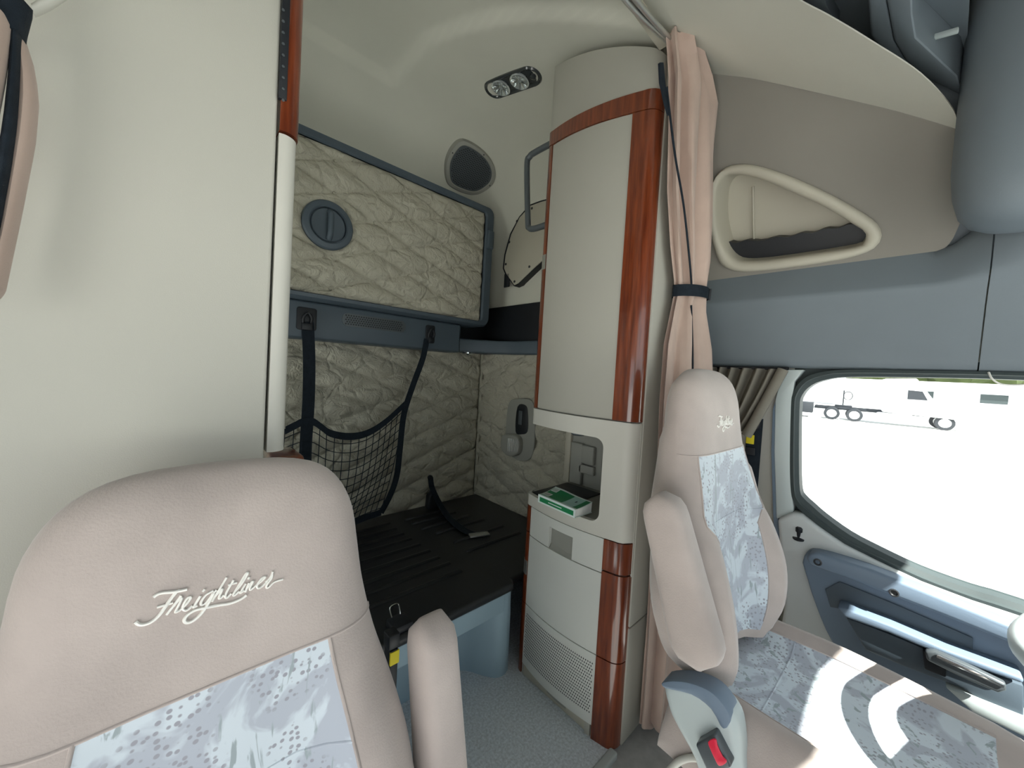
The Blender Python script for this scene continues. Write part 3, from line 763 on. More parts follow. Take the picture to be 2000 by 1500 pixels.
def addtube(pts, r, n=5):
    global vs, fs
    a, b = tube_geo(pts, r, n); o = len(vs); vs += a; fs += [tuple(o + k for k in f) for f in b]
for i in range(0, 17): addtube([netp(i / 16, t / 10) for t in range(11)], .0021)
for j in range(1, 13): addtube([netp(s / 24, j / 12.5) for s in range(25)], .0021)
mk('net_mesh', vs, fs, 'strap', nt_, 60, 'stuff')
def band(name, c, w_):
    rings = [[p, p + V((0, -.004, 0)), p + V((0, -.004, -w_)), p + V((0, 0, -w_))] for p in c]
    loft(name, rings, 'strap', nt_, True, True, 30)
band('top_hem', [p + V((0, -.002, .012)) for p in topc], .036)
band('bottom_hem', [p + V((0, -.002, .02)) for p in botc], .035)
for q, wx in (((599, 622), .042), ((840, 652), .03)):
    p = at(*q, y=1.921)
    pt = prism('anchor_plate', rrect(p.x - wx, p.x + wx, p.z - .055, p.z + .05, .012, 1.924), (0, -.008, 0), 'black_plastic', nt_, bev=.002)
    tube('hook', cr([p + V((-.012, -.006, -.035)), p + V((-.018, -.018, .0)), p + V((0, -.02, .024)), p + V((.018, -.018, .0)), p + V((.012, -.006, -.035))], 5), .0065, 'black_plastic', pt, 8)
    box('buckle', (p.x - wx * .55, 1.900, p.z - .055), (p.x + wx * .55, 1.914, p.z - .022), 'black_plastic', nt_, .004)

# bunk seat belt lying over the deck
bb = thing('bunk_belt', 'black lap belt lying across the ribbed bunk deck', 'belt', (1.25, 1.9, .4))
pth = [V(at(841, 934, y=2.02)), V(at(843, 950, y=2.00)), V(at(850, 968, y=1.96)), V((at(862, 990, z=.43))), V(at(880, 1015, z=.412)), V(at(905, 1035, z=.407)), V(at(930, 1046, z=.406))]
c = cr(pth, 6); rings = []
for i, p in enumerate(c):
    s = V((.022, .006, 0)); rings.append([p - s, p + s, p + s + V((0, 0, .003)), p - s + V((0, 0, .003))])
loft('webbing', rings, 'strap', bb, True, True, 30)
lathe('anchor_end', at(841, 933, y=2.02), (0, -1, 0), [(.014, -.015), (.016, 0), (.012, .008), (0, .01)], 'black_plastic', bb, 14)
q = at(936, 1044, z=.408); obox('tongue', q, (V((1, -.35, 0)), V((.35, 1, 0)), V((0, 0, 1))), (.055, .022, .004), 'alu', bb, .002)
q = at(846, 985, y=2.0); prism('anchor_cover', [q + V((-.035, 0, -.05)), q + V((.06, 0, -.05)), q + V((.045, 0, .03)), q + V((.0, 0, .085)), q + V((-.028, 0, .05))], (0, .05, 0), 'black_plastic', bb, bev=.01, seg=3)

# wall reading lamp / switch unit on the quilted side wall
rl = thing('reading_lamp', 'oval grey wall fitting with ribbed lamp on the quilted side wall', 'lamp', at(1015, 850, x=1.64))
RX = 1.640
def ov(px): return [at(a, b, x=RX) for a, b in px]
base = cr(ov([(993, 800), (999, 783), (1012, 779), (1035, 780), (1046, 795), (1047, 840), (1044, 880), (1036, 897), (1018, 900), (1000, 890), (989, 875), (990, 840)]), 4, True)
prism('base_plate', base, (-.012, 0, 0), 'niche_plastic', rl, bev=.005, seg=3)
prism('recess', cr(ov([(1014, 794), (1030, 792), (1034, 810), (1033, 842), (1022, 848), (1010, 842)]), 4, True), (-.016, 0, 0), 'black_plastic', rl, bev=.003)
box('switch', tuple(at(1018, 830, x=RX - .02)), tuple(at(1013, 802, x=RX - .02) + V((.008, 0, 0))), 'dark_metal', rl, .002)
hd = prism('lamp_head', cr(ov([(991, 850), (1004, 847), (1020, 852), (1024, 868), (1020, 885), (1006, 890), (992, 882), (988, 866)]), 4, True), (-.05, 0, 0), 'niche_plastic', rl, bev=.012, seg=3)
for k in range(7):
    a = at(993 + k * 3.2, 856 + k * .5, x=RX - .051); b = at(992 + k * 3.0, 882, x=RX - .051); tube('rib', [a, b], .0022, 'lens', hd, 6)

# speaker high in the rear corner
sp0, sn = on_dome(917, 322)
spk = thing('corner_speaker', 'grey shield-shaped speaker grille high in the rear corner of the sleeper', 'speaker', sp0)
def sk(px, off): return [onplane(a, b, sp0, sn) + sn * off for a, b in px]
so_ = [(871, 312), (883, 286), (901, 271), (928, 283), (952, 304), (964, 328), (963, 349), (952, 363), (931, 375), (909, 373), (880, 360), (871, 344)]
so2 = [(866, 312), (879, 283), (900, 267), (930, 279), (956, 301), (969, 328), (968, 352), (955, 368), (932, 380), (907, 379), (876, 365), (865, 346)]
A = resample(cr(sk(so2, .0), 5, True), 60); B = resample(cr(sk(so_, .035), 5, True), 60); cen = sum(B, V((0, 0, 0))) / 60
loft('housing', [[p - sn * .10 for p in A], A, B, [lerp(cen, p, .88) + sn * .004 for p in B], [lerp(cen, p, .84) - sn * .004 for p in B]], 'niche_plastic', spk, True, False, 45)
gr = mk('grille', [lerp(cen, p, .86) - sn * .002 for p in B], [tuple(range(60))], 'dark_metal', spk, 0)
ux = (B[15] - cen).normalized(); uy = sn.cross(ux).normalized(); vs = []; fs = []; k0 = 0
R_ = [(p - cen) for p in B]
def inside(p):
    a = math.atan2((p - cen).dot(uy), (p - cen).dot(ux)); best = min(R_, key=lambda r: abs(math.atan2(math.sin(math.atan2(r.dot(uy), r.dot(ux)) - a), math.cos(math.atan2(r.dot(uy), r.dot(ux)) - a))))
    return (p - cen).length < best.length * .78
stp = .0125
for r in range(-14, 15):
    for c_ in range(-16, 17):
        p = cen + ux * (c_ + (.5 if r % 2 else 0)) * stp + uy * r * stp * .87
        if inside(p):
            for k in range(6): vs.append(p + (ux * math.cos(k * math.pi / 3) + uy * math.sin(k * math.pi / 3)) * .0042 - sn * .0012)
            fs.append(tuple(range(k0, k0 + 6))); k0 += 6
mk('grille_hole_field', vs, fs, 'black_plastic', gr, 0, 'stuff')
for k in (4, 19, 33): 
    p = lerp(cen, B[k], .94) + sn * .003; lathe('screw', p, sn, [(.004, -.004), (.004, .0015), (0, .002)], 'screw', spk, 8)

# bolted cover plate on the sleeper side wall
cx = 1.618
cpx = [(1090, 385), (1056, 394), (1035, 402), (1015, 424), (998, 458), (987, 498), (984, 524), (990, 538), (998, 548), (1004, 557), (1012, 553), (1045, 521), (1060, 508), (1090, 490)]
cgx = [(1090, 383), (1055, 392), (1034, 400), (1014, 423), (996, 457), (985, 497), (982, 524), (988, 539), (997, 549), (1004, 559), (1013, 555), (1046, 523), (1061, 509), (1090, 492)]
cp = thing('access_cover', 'screwed-on grey access cover beside the tower on the sleeper wall', 'cover', at(1020, 480, x=cx))
prism('plate', [at(a, b, x=cx) for a, b in cpx], (.008, 0, 0), 'tan_plastic', cp, bev=.003)
prism('shadow_rim', [at(a, b, x=cx + .006) for a, b in cgx], (.05, 0, 0), 'black_plastic', cp, bev=0)  # black rim painted in for the shadow gap round the cover
for q in ((1039, 407), (1010, 432), (995, 473), (988, 516), (1034, 521), (1005, 550)): lathe('screw', at(*q, x=cx), (-1, 0, 0), [(.008, -.002), (.008, .003), (.004, .005), (0, .005)], 'screw', cp, 10)
box('pull_ring', tuple(at(993, 560, x=cx)), tuple(at(985, 535, x=cx) + V((.01, 0, 0))), 'black_plastic', cp, .003)

# twin reading lamp in the ceiling
lp0, ln = on_dome(1003, 158)
cl = thing('ceiling_lamp', 'oval twin spot lamp with clear lenses set in the sleeper ceiling', 'lamp', lp0)
e1, e2 = onplane(951, 178, lp0, ln), onplane(1056, 140, lp0, ln)
ax = (e2 - e1).normalized(); ay = ln.cross(ax).normalized(); hl = (e2 - e1).length / 2; mid = (e1 + e2) / 2
w_ = .30 * hl
def stad(hl_, w2, off, n=14):
    P = []
    for s_, a0 in ((1, -90), (-1, 90)):
        for k in range(n + 1):
            a = math.radians(a0 + 180 * k / n); P.append(mid + ax * (s_ * (hl_ - w2) + w2 * math.cos(a)) + ay * (w2 * math.sin(a)) + ln * off)
    return P
w_ = .33 * hl
loft('bezel', [stad(hl, w_, -.02), stad(hl, w_, .008), stad(hl * .96, w_ * .9, .014), stad(hl * .9, w_ * .75, .010), stad(hl * .88, w_ * .7, .004)], 'lamp_body', cl, True, True, 40)
for s_ in (-.42, .28):
    c0 = mid + ax * (hl * s_); rf = lathe('reflector', c0, ln, [(.27 * hl, .006), (.29 * hl, .013), (.26 * hl, .016), (.2 * hl, .009), (.08 * hl, .005), (0, .004)], 'lens', cl, 28)
    for k in range(9):
        a = 2 * math.pi * k / 9; d_ = ax * math.cos(a) + ay * math.sin(a)
        tube('facet', [c0 + d_ * .06 * hl + ln * .008, c0 + d_ * .24 * hl + ln * .016], .0028, 'chrome', rf, 5)
lathe('switch_button', mid + ax * hl * .76, ln, [(.09 * hl, .008), (.09 * hl, .016), (.05 * hl, .019), (0, .019)], 'lamp_body', cl, 14)

# paperback on the tower shelf
ZB = SHZ + .0075
b1, b2, b3 = at(1051, 980, z=ZB), at(1123, 1012, z=ZB), at(1160, 1003, z=ZB)
sx_ = (b2 - b1); sxl = sx_.length; sx_.normalize(); sy_ = V((-sx_.y, sx_.x, 0))
if sy_.x < 0: sy_ = -sy_
syl = min(.125, (b3 - b2).length); th = .032
bk = thing('paperback_book', 'green and white paperback book lying on the open tower shelf', 'book', b1)
def bp_(a, b, h): return b1 + sx_ * (a * sxl) + sy_ * (b * syl) + V((0, 0, h))
def curl(b): return .010 * (b ** 2)
nB = 8
sec0 = lambda a, k: [bp_(a, 0.02, .002), bp_(a, .98, .002)] + [bp_(a, 1 - t / nB, th + curl(1 - t / nB) * (1.6 if a < .3 else 1) - .0035) for t in range(nB + 1)]
loft('pages', [[p for p in sec0(.012, 0)], [p for p in sec0(.5, 0)], [p for p in sec0(.988, 0)]], 'paper', bk, True, True, 30)
def cover(name, a0, a1, bA, bB, off, matn, par, thick=.0012):
    return sheet(name, lambda u, v: bp_(lerp(a0, a1, u), lerp(bA, bB, v), th - .003 + off + curl(lerp(bA, bB, v)) * (1.6 - .6 * sstep(.2, .7, lerp(a0, a1, u)))), 8, 8, matn, par, 60, thick)
cv = cover('front_cover', 0, 1, 0, 1, .0005, 'book_white', bk)
cover('green_field', .02, .60, .10, .90, .0022, 'book_green', cv, .0004)
cover('pale_panel', .60, .88, .10, .92, .0022, 'book_pale', cv, .0004)
cover('green_bar', .88, .985, .10, .92, .0022, 'book_green', cv, .0004)
cover('sticker', .04, .22, .12, .40, .0032, 'book_white', cv, .0004)
cover('sticker', .04, .20, .62, .88, .0032, 'book_white', cv, .0004)
for k in range(4):
    cover('sticker_print', .07 + k * .035, .085 + k * .035, .16, .36, .0040, 'niche_plastic', cv, .0003)
    cover('sticker_print', .07 + k * .03, .08 + k * .03, .66, .84, .0040, 'niche_plastic', cv, .0003)
cover('cover_print', .76, .79, .50, .62, .0030, 'ink', cv, .0003)
prism('spine', [bp_(0, 0, 0), bp_(1, 0, 0), bp_(1, 0, th), bp_(0, 0, th)], -sy_ * .0015, 'book_white', bk, bev=0)
prism('spine_band', [bp_(.05, -.013, .006), bp_(.96, -.013, .006), bp_(.96, -.013, .024), bp_(.05, -.013, .024)], -sy_ * .0006, 'book_green', bk, bev=0)
prism('spine_line', [bp_(.30, -.019, .0135), bp_(.66, -.019, .0135), bp_(.66, -.019, .0165), bp_(.30, -.019, .0165)], -sy_ * .0006, 'book_white', bk, bev=0)
mk('back_cover', [bp_(0, 0, 0), bp_(1, 0, 0), bp_(1, 1, 0), bp_(0, 1, 0), bp_(0, 0, .0015), bp_(1, 0, .0015), bp_(1, 1, .0015), bp_(0, 1, .0015)], [(0, 1, 2, 3), (4, 5, 6, 7), (0, 1, 5, 4), (1, 2, 6, 5), (2, 3, 7, 6), (3, 0, 4, 7)], 'book_white', bk, 0)

# curtain rail across the cab roof
cr_ = thing('curtain_rail', 'twin aluminium curtain rail across the ceiling beside the tower', 'rail', (.9, .58, 2.35))
q1, q0 = at(1312, 86, y=.572), at(1236, 0, y=.586)
d_ = (q1 - q0)
for o in (0, .02):
    tube('track', cr([q1 + V((.02, o * .3 - .006, .004)), q0 + V((0, o - .006, .0)), V((.57, .59 + o, q0.z + .012)), V((.1, .58 + o, q0.z - .0)), V((-.2, .57 + o, q0.z - .05))], 8), .0075, 'alu', cr_, 10)
box('rail_base', (-.25, .578, q0.z + .010), (q1.x, .612, q0.z + .022), 'tan_plastic', cr_, .002)
# privacy curtain tied back beside the tower
CY = .572
pcu = thing('privacy_curtain', 'long mauve privacy curtain tied back with a black band beside the tower', 'curtain', (1.3, CY, 0))
rows = [(92, 1298, 1342), (115, 1298, 1350), (150, 1299, 1368), (200, 1301, 1381), (280, 1301, 1376), (400, 1300, 1373), (500, 1308, 1368), (560, 1316, 1362), (580, 1317, 1361), (610, 1311, 1364), (680, 1297, 1372), (780, 1289, 1378), (900, 1284, 1380), (1050, 1270, 1370), (1200, 1262, 1352), (1350, 1252, 1335), (1420, 1248, 1325), (1450, 1262, 1318)]
rings = []; NR = 72
for i, (py, a, b) in enumerate(rows):
    A, B = at(a, py, y=CY), at(b, py, y=CY); z = max(.012, (A.z + B.z) / 2); c0 = (A + B) / 2; hw = (B.x - A.x) / 2
    if i >= len(rows) - 3: z = (.16, .06, .012)[i - len(rows) + 3]
    dep = .030 + .012 * sstep(.1, .25, hw)
    if 1.5 < z < 1.66: dep = .026
    R = []
    ph = i * .22
    for k in range(NR):
        a_ = 2 * math.pi * k / NR
        pl_ = 1 + .42 * math.sin(9 * a_ + ph + 1.2 * math.sin(a_ * 2)) + .16 * math.sin(15 * a_ - ph * 1.7)
        R.append(V((c0.x + hw * .92 * math.cos(a_) * (1 + .3 * (pl_ - 1)), CY - .004 + dep * math.sin(a_) * pl_ * (.42 if math.sin(a_) > 0 else 1.5), z)))
    rings.append(R)
fine = []
for i in range(len(rings) - 1):
    p0, p1, p2, p3 = rings[max(i - 1, 0)], rings[i], rings[i + 1], rings[min(i + 2, len(rings) - 1)]
    for k in range(5):
        t = k / 5
        fine.append([lerp(p1[j], p2[j], sstep(0, 1, t) * .5 + t * .5) for j in range(NR)])
fine.append(rings[-1])
loft('cloth', fine, 'curtain', pcu, True, True, 70)
ti = at(1339, 575, y=CY)
tb = [V((ti.x + .102 * math.cos(a_) * 1.0, CY - .004 + .066 * math.sin(a_) * (.42 if math.sin(a_) > 0 else 1), ti.z + .006 * math.cos(a_))) for a_ in [2 * math.pi * k / 32 for k in range(32)]]
loft('tie_band', [[p + V((0, 0, -.02)) for p in tb], [p + V((0, 0, .02)) for p in tb]], 'strap', pcu, True, False, 60)
tube('tie_loop', [tb[28] + V((0, -.004, -.018)), tb[28] + V((0, -.006, .022))], .006, 'black_plastic', pcu, 8)
tube('edge_piping', cr([at(1302, 170, y=CY - .05), at(1318, 300, y=CY - .055), at(1335, 400, y=CY - .055), at(1346, 500, y=CY - .05), at(1351, 560, y=CY - .045)], 6), .0032, 'strap', pcu, 6)
tube('edge_piping', cr([at(1350, 596, y=CY - .05), at(1353, 700, y=CY - .055), at(1352, 800, y=CY - .055)], 6), .0032, 'strap', pcu, 6)
prism('hook_tape', [at(1289, 122, y=CY - .05), at(1296, 122, y=CY - .05), at(1301, 175, y=CY - .05), at(1307, 225, y=CY - .055), at(1301, 205, y=CY - .05), at(1291, 160, y=CY - .05)], (0, .006, 0), 'strap', pcu, bev=0)

# curtain bunched at the passenger side
lcu = thing('side_curtain', 'mauve curtain with black edge tape gathered at the left of the closet', 'curtain', at(20, 300, y=.70))
SY = .70
def fold(name, L, Rr, matn, dep, y=SY, par=lcu):
    n = 14; l = resample([at(a, b, y=y) for a, b in L], n, False); r = resample([at(a, b, y=y) for a, b in Rr], n, False); rings = []
    for p, q in zip(l, r):
        m_ = (p + q) / 2; h = (q - p) / 2; rings.append([m_ + h * math.cos(a) + V((0, dep * math.sin(a), 0)) for a in [2 * math.pi * k / 16 for k in range(16)]])
    return loft(name, rings, matn, par, True, True, 60)
fold('outer_fold', [(36, 72), (38, 150), (34, 230), (22, 320), (5, 440), (-30, 600)], [(50, 80), (68, 135), (75, 200), (68, 280), (48, 380), (10, 560)], 'curtain', .020)
fold('edge_tape', [(22, 40), (20, 120), (8, 230), (-8, 330), (-40, 500)], [(42, 72), (39, 150), (34, 240), (22, 330), (-5, 470)], 'strap', .012, SY - .02)
fold('inner_fold', [(-40, 10), (-40, 120), (-45, 200), (-60, 300)], [(14, 36), (24, 50), (10, 150), (-8, 240)], 'curtain', .02, SY - .03)
fold('tie_band', [(-60, 0), (-50, 40), (20, 75)], [(20, -30), (66, 22), (48, 78)], 'strap', .02, SY - .015)
fold('tie_end', [(62, 10), (90, -8), (140, -40)], [(68, 32), (100, 18), (160, -22)], 'tan_trim', .008, SY + .02)
# ================================================================== SEATS
LOGO = [[(310,400),(360,365),(430,345),(540,335),(640,318),(725,298)], [(590,335),(520,420),(450,520),(380,610),(300,680),(210,720),(130,725),(85,695)], [(350,520),(420,500),(500,478),(550,460)],
 [(650,375),(560,495),(470,605)], [(560,500),(620,430),(665,400),(610,510),(580,570),(640,545)], [(640,545),(720,470),(770,400),(740,395),(690,460),(670,530),(720,545),(790,490)],
 [(890,375),(820,480),(800,510),(850,490)], [(915,325),(945,295)], [(1050,310),(960,360),(900,440),(905,480),(960,450),(1040,350),(1090,300)],
 [(1050,340),(960,500),(880,600),(790,670),(720,690),(690,660),(730,600),(830,540),(960,510),(1100,480),(1250,455),(1380,405),(1455,355)],
 [(1215,150),(1120,300),(1030,440)], [(1060,390),(1130,310),(1160,290),(1120,380),(1130,400),(1180,360)], [(1300,180),(1220,310),(1195,370),(1215,390),(1270,340)], [(1230,240),(1340,210)],
 [(1290,345),(1400,220),(1475,100),(1450,105),(1370,230),(1300,340),(1310,360),(1370,310)], [(1450,220),(1390,310),(1380,330),(1430,300)], [(1478,168),(1495,140)],
 [(1490,210),(1440,320)], [(1460,280),(1520,200),(1540,195),(1500,270),(1510,290),(1560,250)], [(1560,250),(1640,190),(1690,140),(1650,150),(1590,230),(1600,270),(1660,240),(1720,180)],
 [(1690,200),(1755,135),(1783,72)], [(1776,95),(1765,150),(1702,240),(1722,262),(1800,195),(1905,162)]]
BOLD = (0, 1, 9)
WH = [(0, .17), (.04, .212), (.10, .243), (.18, .256), (.27, .246), (.36, .222), (.44, .196), (.52, .178), (.58, .170), (.63, .163), (.665, .150), (.69, .132), (.708, .105), (.717, .07), (.72, .03)]
TH = [(0, .09), (.06, .12), (.2, .135), (.4, .125), (.5, .115), (.60, .105), (.665, .092), (.69, .078), (.708, .055), (.717, .034), (.72, .015)]
BL = [(0, .07), (.08, .108), (.18, .115), (.28, .088), (.38, .04), (.47, .008), (.52, 0), (.72, 0)]
SS = [-1, -.995, -.98, -.955, -.92, -.87, -.80, -.71, -.62, -.5, -.35, -.18, 0, .18, .35, .5, .62, .71, .80, .87, .92, .955, .98, .995, 1]
HSEAM = .475
HSEAM2 = .508
HH = [0, .008, .02, .04] + [.06 + .02 * k for k in range(20)] + [.46, HSEAM, .49, HSEAM2, .52, .53, .55, .57, .59, .61, .63, .645, .66, .672, .684, .694, .702, .709, .714, .7175, .72]
HH = sorted(set(round(h, 4) for h in HH))
class Seat:
    def __init__(s, name, label, cx, yf, ztop, swv, recl, zc, px_w=1.0, hs=HSEAM, wide=.62, low=.62):
        s.hs, s.wide, s.low = hs, wide, low
        s.cx, s.yf, s.z0, s.sw, s.rc = cx, yf, ztop - .72, math.radians(swv), recl
        s.pw = px_w
        s.t = thing(name, label, 'seat', (cx, yf, 0)); s.zc = zc
    def W(s, x, y, z):
        c, q = math.cos(s.sw), math.sin(s.sw)
        return V((s.cx + x * c - y * q, s.yf + x * q + y * c, z))
    def re(s, ss, h):
        sb = lerp(s.low, s.wide, sstep(.30, .37, h)); a = abs(ss)
        if h > s.hs + .03: sb = lerp(sb, .62, sstep(s.hs + .03, s.hs + .06, h))
        a = a * sb / .62 if a <= .62 else sb + (a - .62) * (1 - sb) / .38
        return math.copysign(a, ss)
    def front(s, ss, h):
        ss = s.re(ss, h)
        w_, t, b = sinterp(WH, h) * s.pw, sinterp(TH, h), sinterp(BL, h)
        E = max(0, 1 - abs(ss) ** lerp(3.2, 5.5, sstep(.36, .5, h))) ** .5
        y0 = s.rc * (h - .6) + .03 * sstep(.30, 0, h) * 0
        conc = b * sstep(.35, .80, abs(ss)) - .012 * (1 - ss * ss) * sstep(.5, .3, h)
        ymid = y0 + .05
        return w_ * ss, ymid - (ymid - y0 + conc) * 1.0 * E - 0 * t, ymid, t
    def P(s, ss, h, off=0.0):
        x, y, ym, t = s.front(ss, h); k = min(1, sinterp(TH, h) / .10)
        return s.W(x, ym - (ym - y) * k - off, s.z0 + h)
    def Bk(s, ss, h):
        x, y, ym, t = s.front(ss, h); E = max(0, 1 - abs(ss) ** 4) ** .5
        return s.W(x, ym + (t - .05 if t > .07 else t * .3) * E, s.z0 + h)
    def back(s):
        n = len(SS); BSS = [.96, .85, .6, .3, 0, -.3, -.6, -.85, -.96]; nb = len(BSS); N = n + nb
        rows = [[s.P(q, h) for q in SS] + [s.Bk(q, h) for q in BSS] for h in HH]
        vs = [p for r in rows for p in r]
        groups = {'backrest': [], 'headrest': [], 'centre_insert': []}
        i0, i1 = SS.index(-.62), SS.index(.62)
        for i in range(len(HH) - 1):
            hm = (HH[i] + HH[i + 1]) / 2
            for k in range(N):
                l = (k + 1) % N; f = (i * N + k, i * N + l, (i + 1) * N + l, (i + 1) * N + k)
                if hm > s.hs: g = 'headrest'
                elif i0 <= k < i1 and hm > .02: g = 'centre_insert'
                else: g = 'backrest'
                groups[g].append(f)
        groups['backrest'].append(tuple(range(N))[::-1]); groups['headrest'].append(tuple((len(HH) - 1) * N + k for k in range(N)))
        for g, fs in groups.items():
            used = sorted(set(k for f in fs for k in f)); mp = {k: j for j, k in enumerate(used)}
            mk(g, [vs[k] for k in used], [tuple(mp[k] for k in f) for f in fs], 'insert' if g == 'centre_insert' else 'velour', s.t, 70)
        tube('seam', [s.P(q, s.hs, -.0005) for q in SS[1:-1]], .0022, 'velour', s.t, 6)
        for e in (-.62, .62): tube('seam', [s.P(e, h, -.0005) for h in HH if .02 < h <= s.hs], .0024, 'velour', s.t, 6)
        tube('seam', [s.P(q, .335, -.0005) for q in SS if abs(q) <= .62], .002, 'insert', s.t, 6)
    def sfind(s, x, h):
        t = max(-1, min(1, x / (sinterp(WH, h) * s.pw))); lo, hi = 0.0, 1.0
        for _ in range(24):
            md = (lo + hi) / 2
            if s.re(md, h) < abs(t): lo = md
            else: hi = md
        return math.copysign(lo, t)
    def logo(s, pts_local):
        vs = []; fs = []
        for i, st in enumerate(pts_local):
            L = cr([V((a, b, 0)) for a, b in st], 4)
            pts = [s.P(s.sfind(p.x, p.y), p.y, .0008) for p in L]
            a, b = tube_geo(pts, .0019 if i in BOLD else .0014, 6); o = len(vs); vs += a; fs += [tuple(o + k for k in f) for f in b]
        mk('embroidered_lettering', vs, fs, 'white_thread', s.t, 60, label='white embroidered script lettering')
    def cushion(s, ylen=.56):
        YY = [0, .006, .02, .05] + [.05 + (ylen - .13) * k / 14 for k in range(1, 15)] + [ylen - .06, ylen - .04, ylen - .022, ylen - .01, ylen - .003, ylen]
        def wy(y): return .268 * (1 - .06 * sstep(.25, 0, y)) * (1 if y < ylen - .14 else max(.55, 1 - .45 * ((y - ylen + .14) / .14) ** 3))
        def ht(y):
            e0 = max(0, 1 - max(0, (.05 - y) / .05) ** 2) ** .5; e1 = max(0, 1 - max(0, (y - ylen + .10) / .10) ** 2.2) ** .5
            return min(e0, e1)
        def top(q, y):
            E = max(0, 1 - abs(q) ** 5) ** .5; bol = .075 * sstep(.45, .80, abs(q)) * (1 - .45 * sstep(.2, ylen, y))
            z = s.zc + .015 * sstep(0, ylen, y) - .012 * (1 - q * q)
            zb = s.zc - .13
            return s.W(wy(y) * q, .0 - y, zb + (z + bol - zb) * E * (.35 + .65 * ht(y)))
        off = V((0, 0, 0))
        n = len(SS); rows = [[top(q, y) for q in SS] + [s.W(wy(y) * q, -y, s.zc - .15) for q in (.9, 0, -.9)] for y in YY]; N = n + 3
        vs = [p for r in rows for p in r]; g1 = []; g2 = []; i0, i1 = SS.index(-.62), SS.index(.62)
        for i in range(len(YY) - 1):
            for k in range(N):
                l = (k + 1) % N; f = (i * N + k, i * N + l, (i + 1) * N + l, (i + 1) * N + k)
                (g2 if i0 <= k < i1 and .02 < (YY[i] + YY[i + 1]) / 2 < ylen - .10 else g1).append(f)
        g1.append(tuple(range(N))); g1.append(tuple((len(YY) - 1) * N + k for k in range(N)))
        for nm, fs, mt in (('cushion', g1, 'velour'), ('cushion_insert', g2, 'insert')):
            used = sorted(set(k for f in fs for k in f)); mp = {k: j for j, k in enumerate(used)}
            mk(nm, [vs[k] for k in used], [tuple(mp[k] for k in f) for f in fs], mt, s.t, 70)
        for e in (-.62, .62): tube('seam', [top(e, y) for y in YY if .02 < y < ylen - .08], .0024, 'velour', s.t, 6)
        tube('seam', [top(q, .16) for q in SS if abs(q) <= .62], .002, 'insert', s.t, 6)
        c0 = s.W(0, -ylen / 2, 0)
        prism('seat_base', [s.W(-.13, -.12, .0), s.W(.13, -.12, .0), s.W(.13, -ylen + .16, .0), s.W(-.13, -ylen + .16, .0)], (0, 0, s.zc - .13), 'black_plastic', s.t, bev=.02)
    def armrest(s, name, top, bot, wx, wy, fwd=V((0, -1, 0))):
        """padded armrest folded up along the backrest; top / bot are world points on its axis"""
        a = (bot - top).normalized(); n = 20; rings = []; L = (bot - top).length
        side = V((1, 0, 0)); f = side.cross(a).normalized()
        for i in range(n + 1):
            t = i / n; d = t * L
            e = min(1, max(.02, 1 - max(0, (.05 - d) / .05) ** 2.4)) ** .5; e2 = min(1, max(.02, 1 - max(0, (d - L + .05) / .05) ** 2.4)) ** .5
            k = e * e2; wyy = wy * lerp(.86, 1.05, t) * k; wxx = wx * (.55 + .45 * k)
            R = []
            for j in range(24):
                an = 2 * math.pi * j / 24; cx_, sy_ = math.cos(an), math.sin(an)
                R.append(top + a * d + side * (wxx * math.copysign(abs(cx_) ** .6, cx_)) + f * (wyy * math.copysign(abs(sy_) ** .6, sy_)))
            rings.append(R)
        return loft(name, rings, 'velour', s.t, True, True, 70)

ps = Seat('passenger_seat', 'mauve velour passenger seat in the left foreground with script lettering on its headrest', .055, .54, 1.160, 0, .10, .43)
ps.back()
loc = []
for st in LOGO:
    L = []
    for zx, zy in st:
        w_ = at(250 + zx / 6.25, 1110 + zy / 6.25, y=.53); L.append((w_.x - ps.cx, w_.z - ps.z0))
    loc.append(L)
ps.logo(loc); ps.cushion()
ca = at(822, 1262, x=.30)
ps.armrest('armrest', V((.337, ca.y + .035, at(820, 1196, x=.325).z)), V((.345, ca.y - .05, .44)), .036, .046)
ps.armrest('armrest', V((-.22, ca.y + .035, at(820, 1196, x=.325).z)), V((-.24, ca.y - .05, .44)), .036, .046)
ds = Seat('driver_seat', 'mauve velour driver seat with pale insert, half in sunlight by the driver door', 1.08, .325, 1.335, -2.0, .12, .60, px_w=1.05, hs=HSEAM2, wide=.82, low=.57)
ds.back()
ds.logo([[(a * .85 + .01, b + .004) for a, b in st] for st in loc]); ds.cushion(.60)
ds.armrest('armrest', at(1290, 962, x=.80), at(1372, 1300, x=.80), .036, .050)
ds.armrest('armrest', V((1.36, .375, 1.06)), V((1.36, .27, .70)), .036, .050)
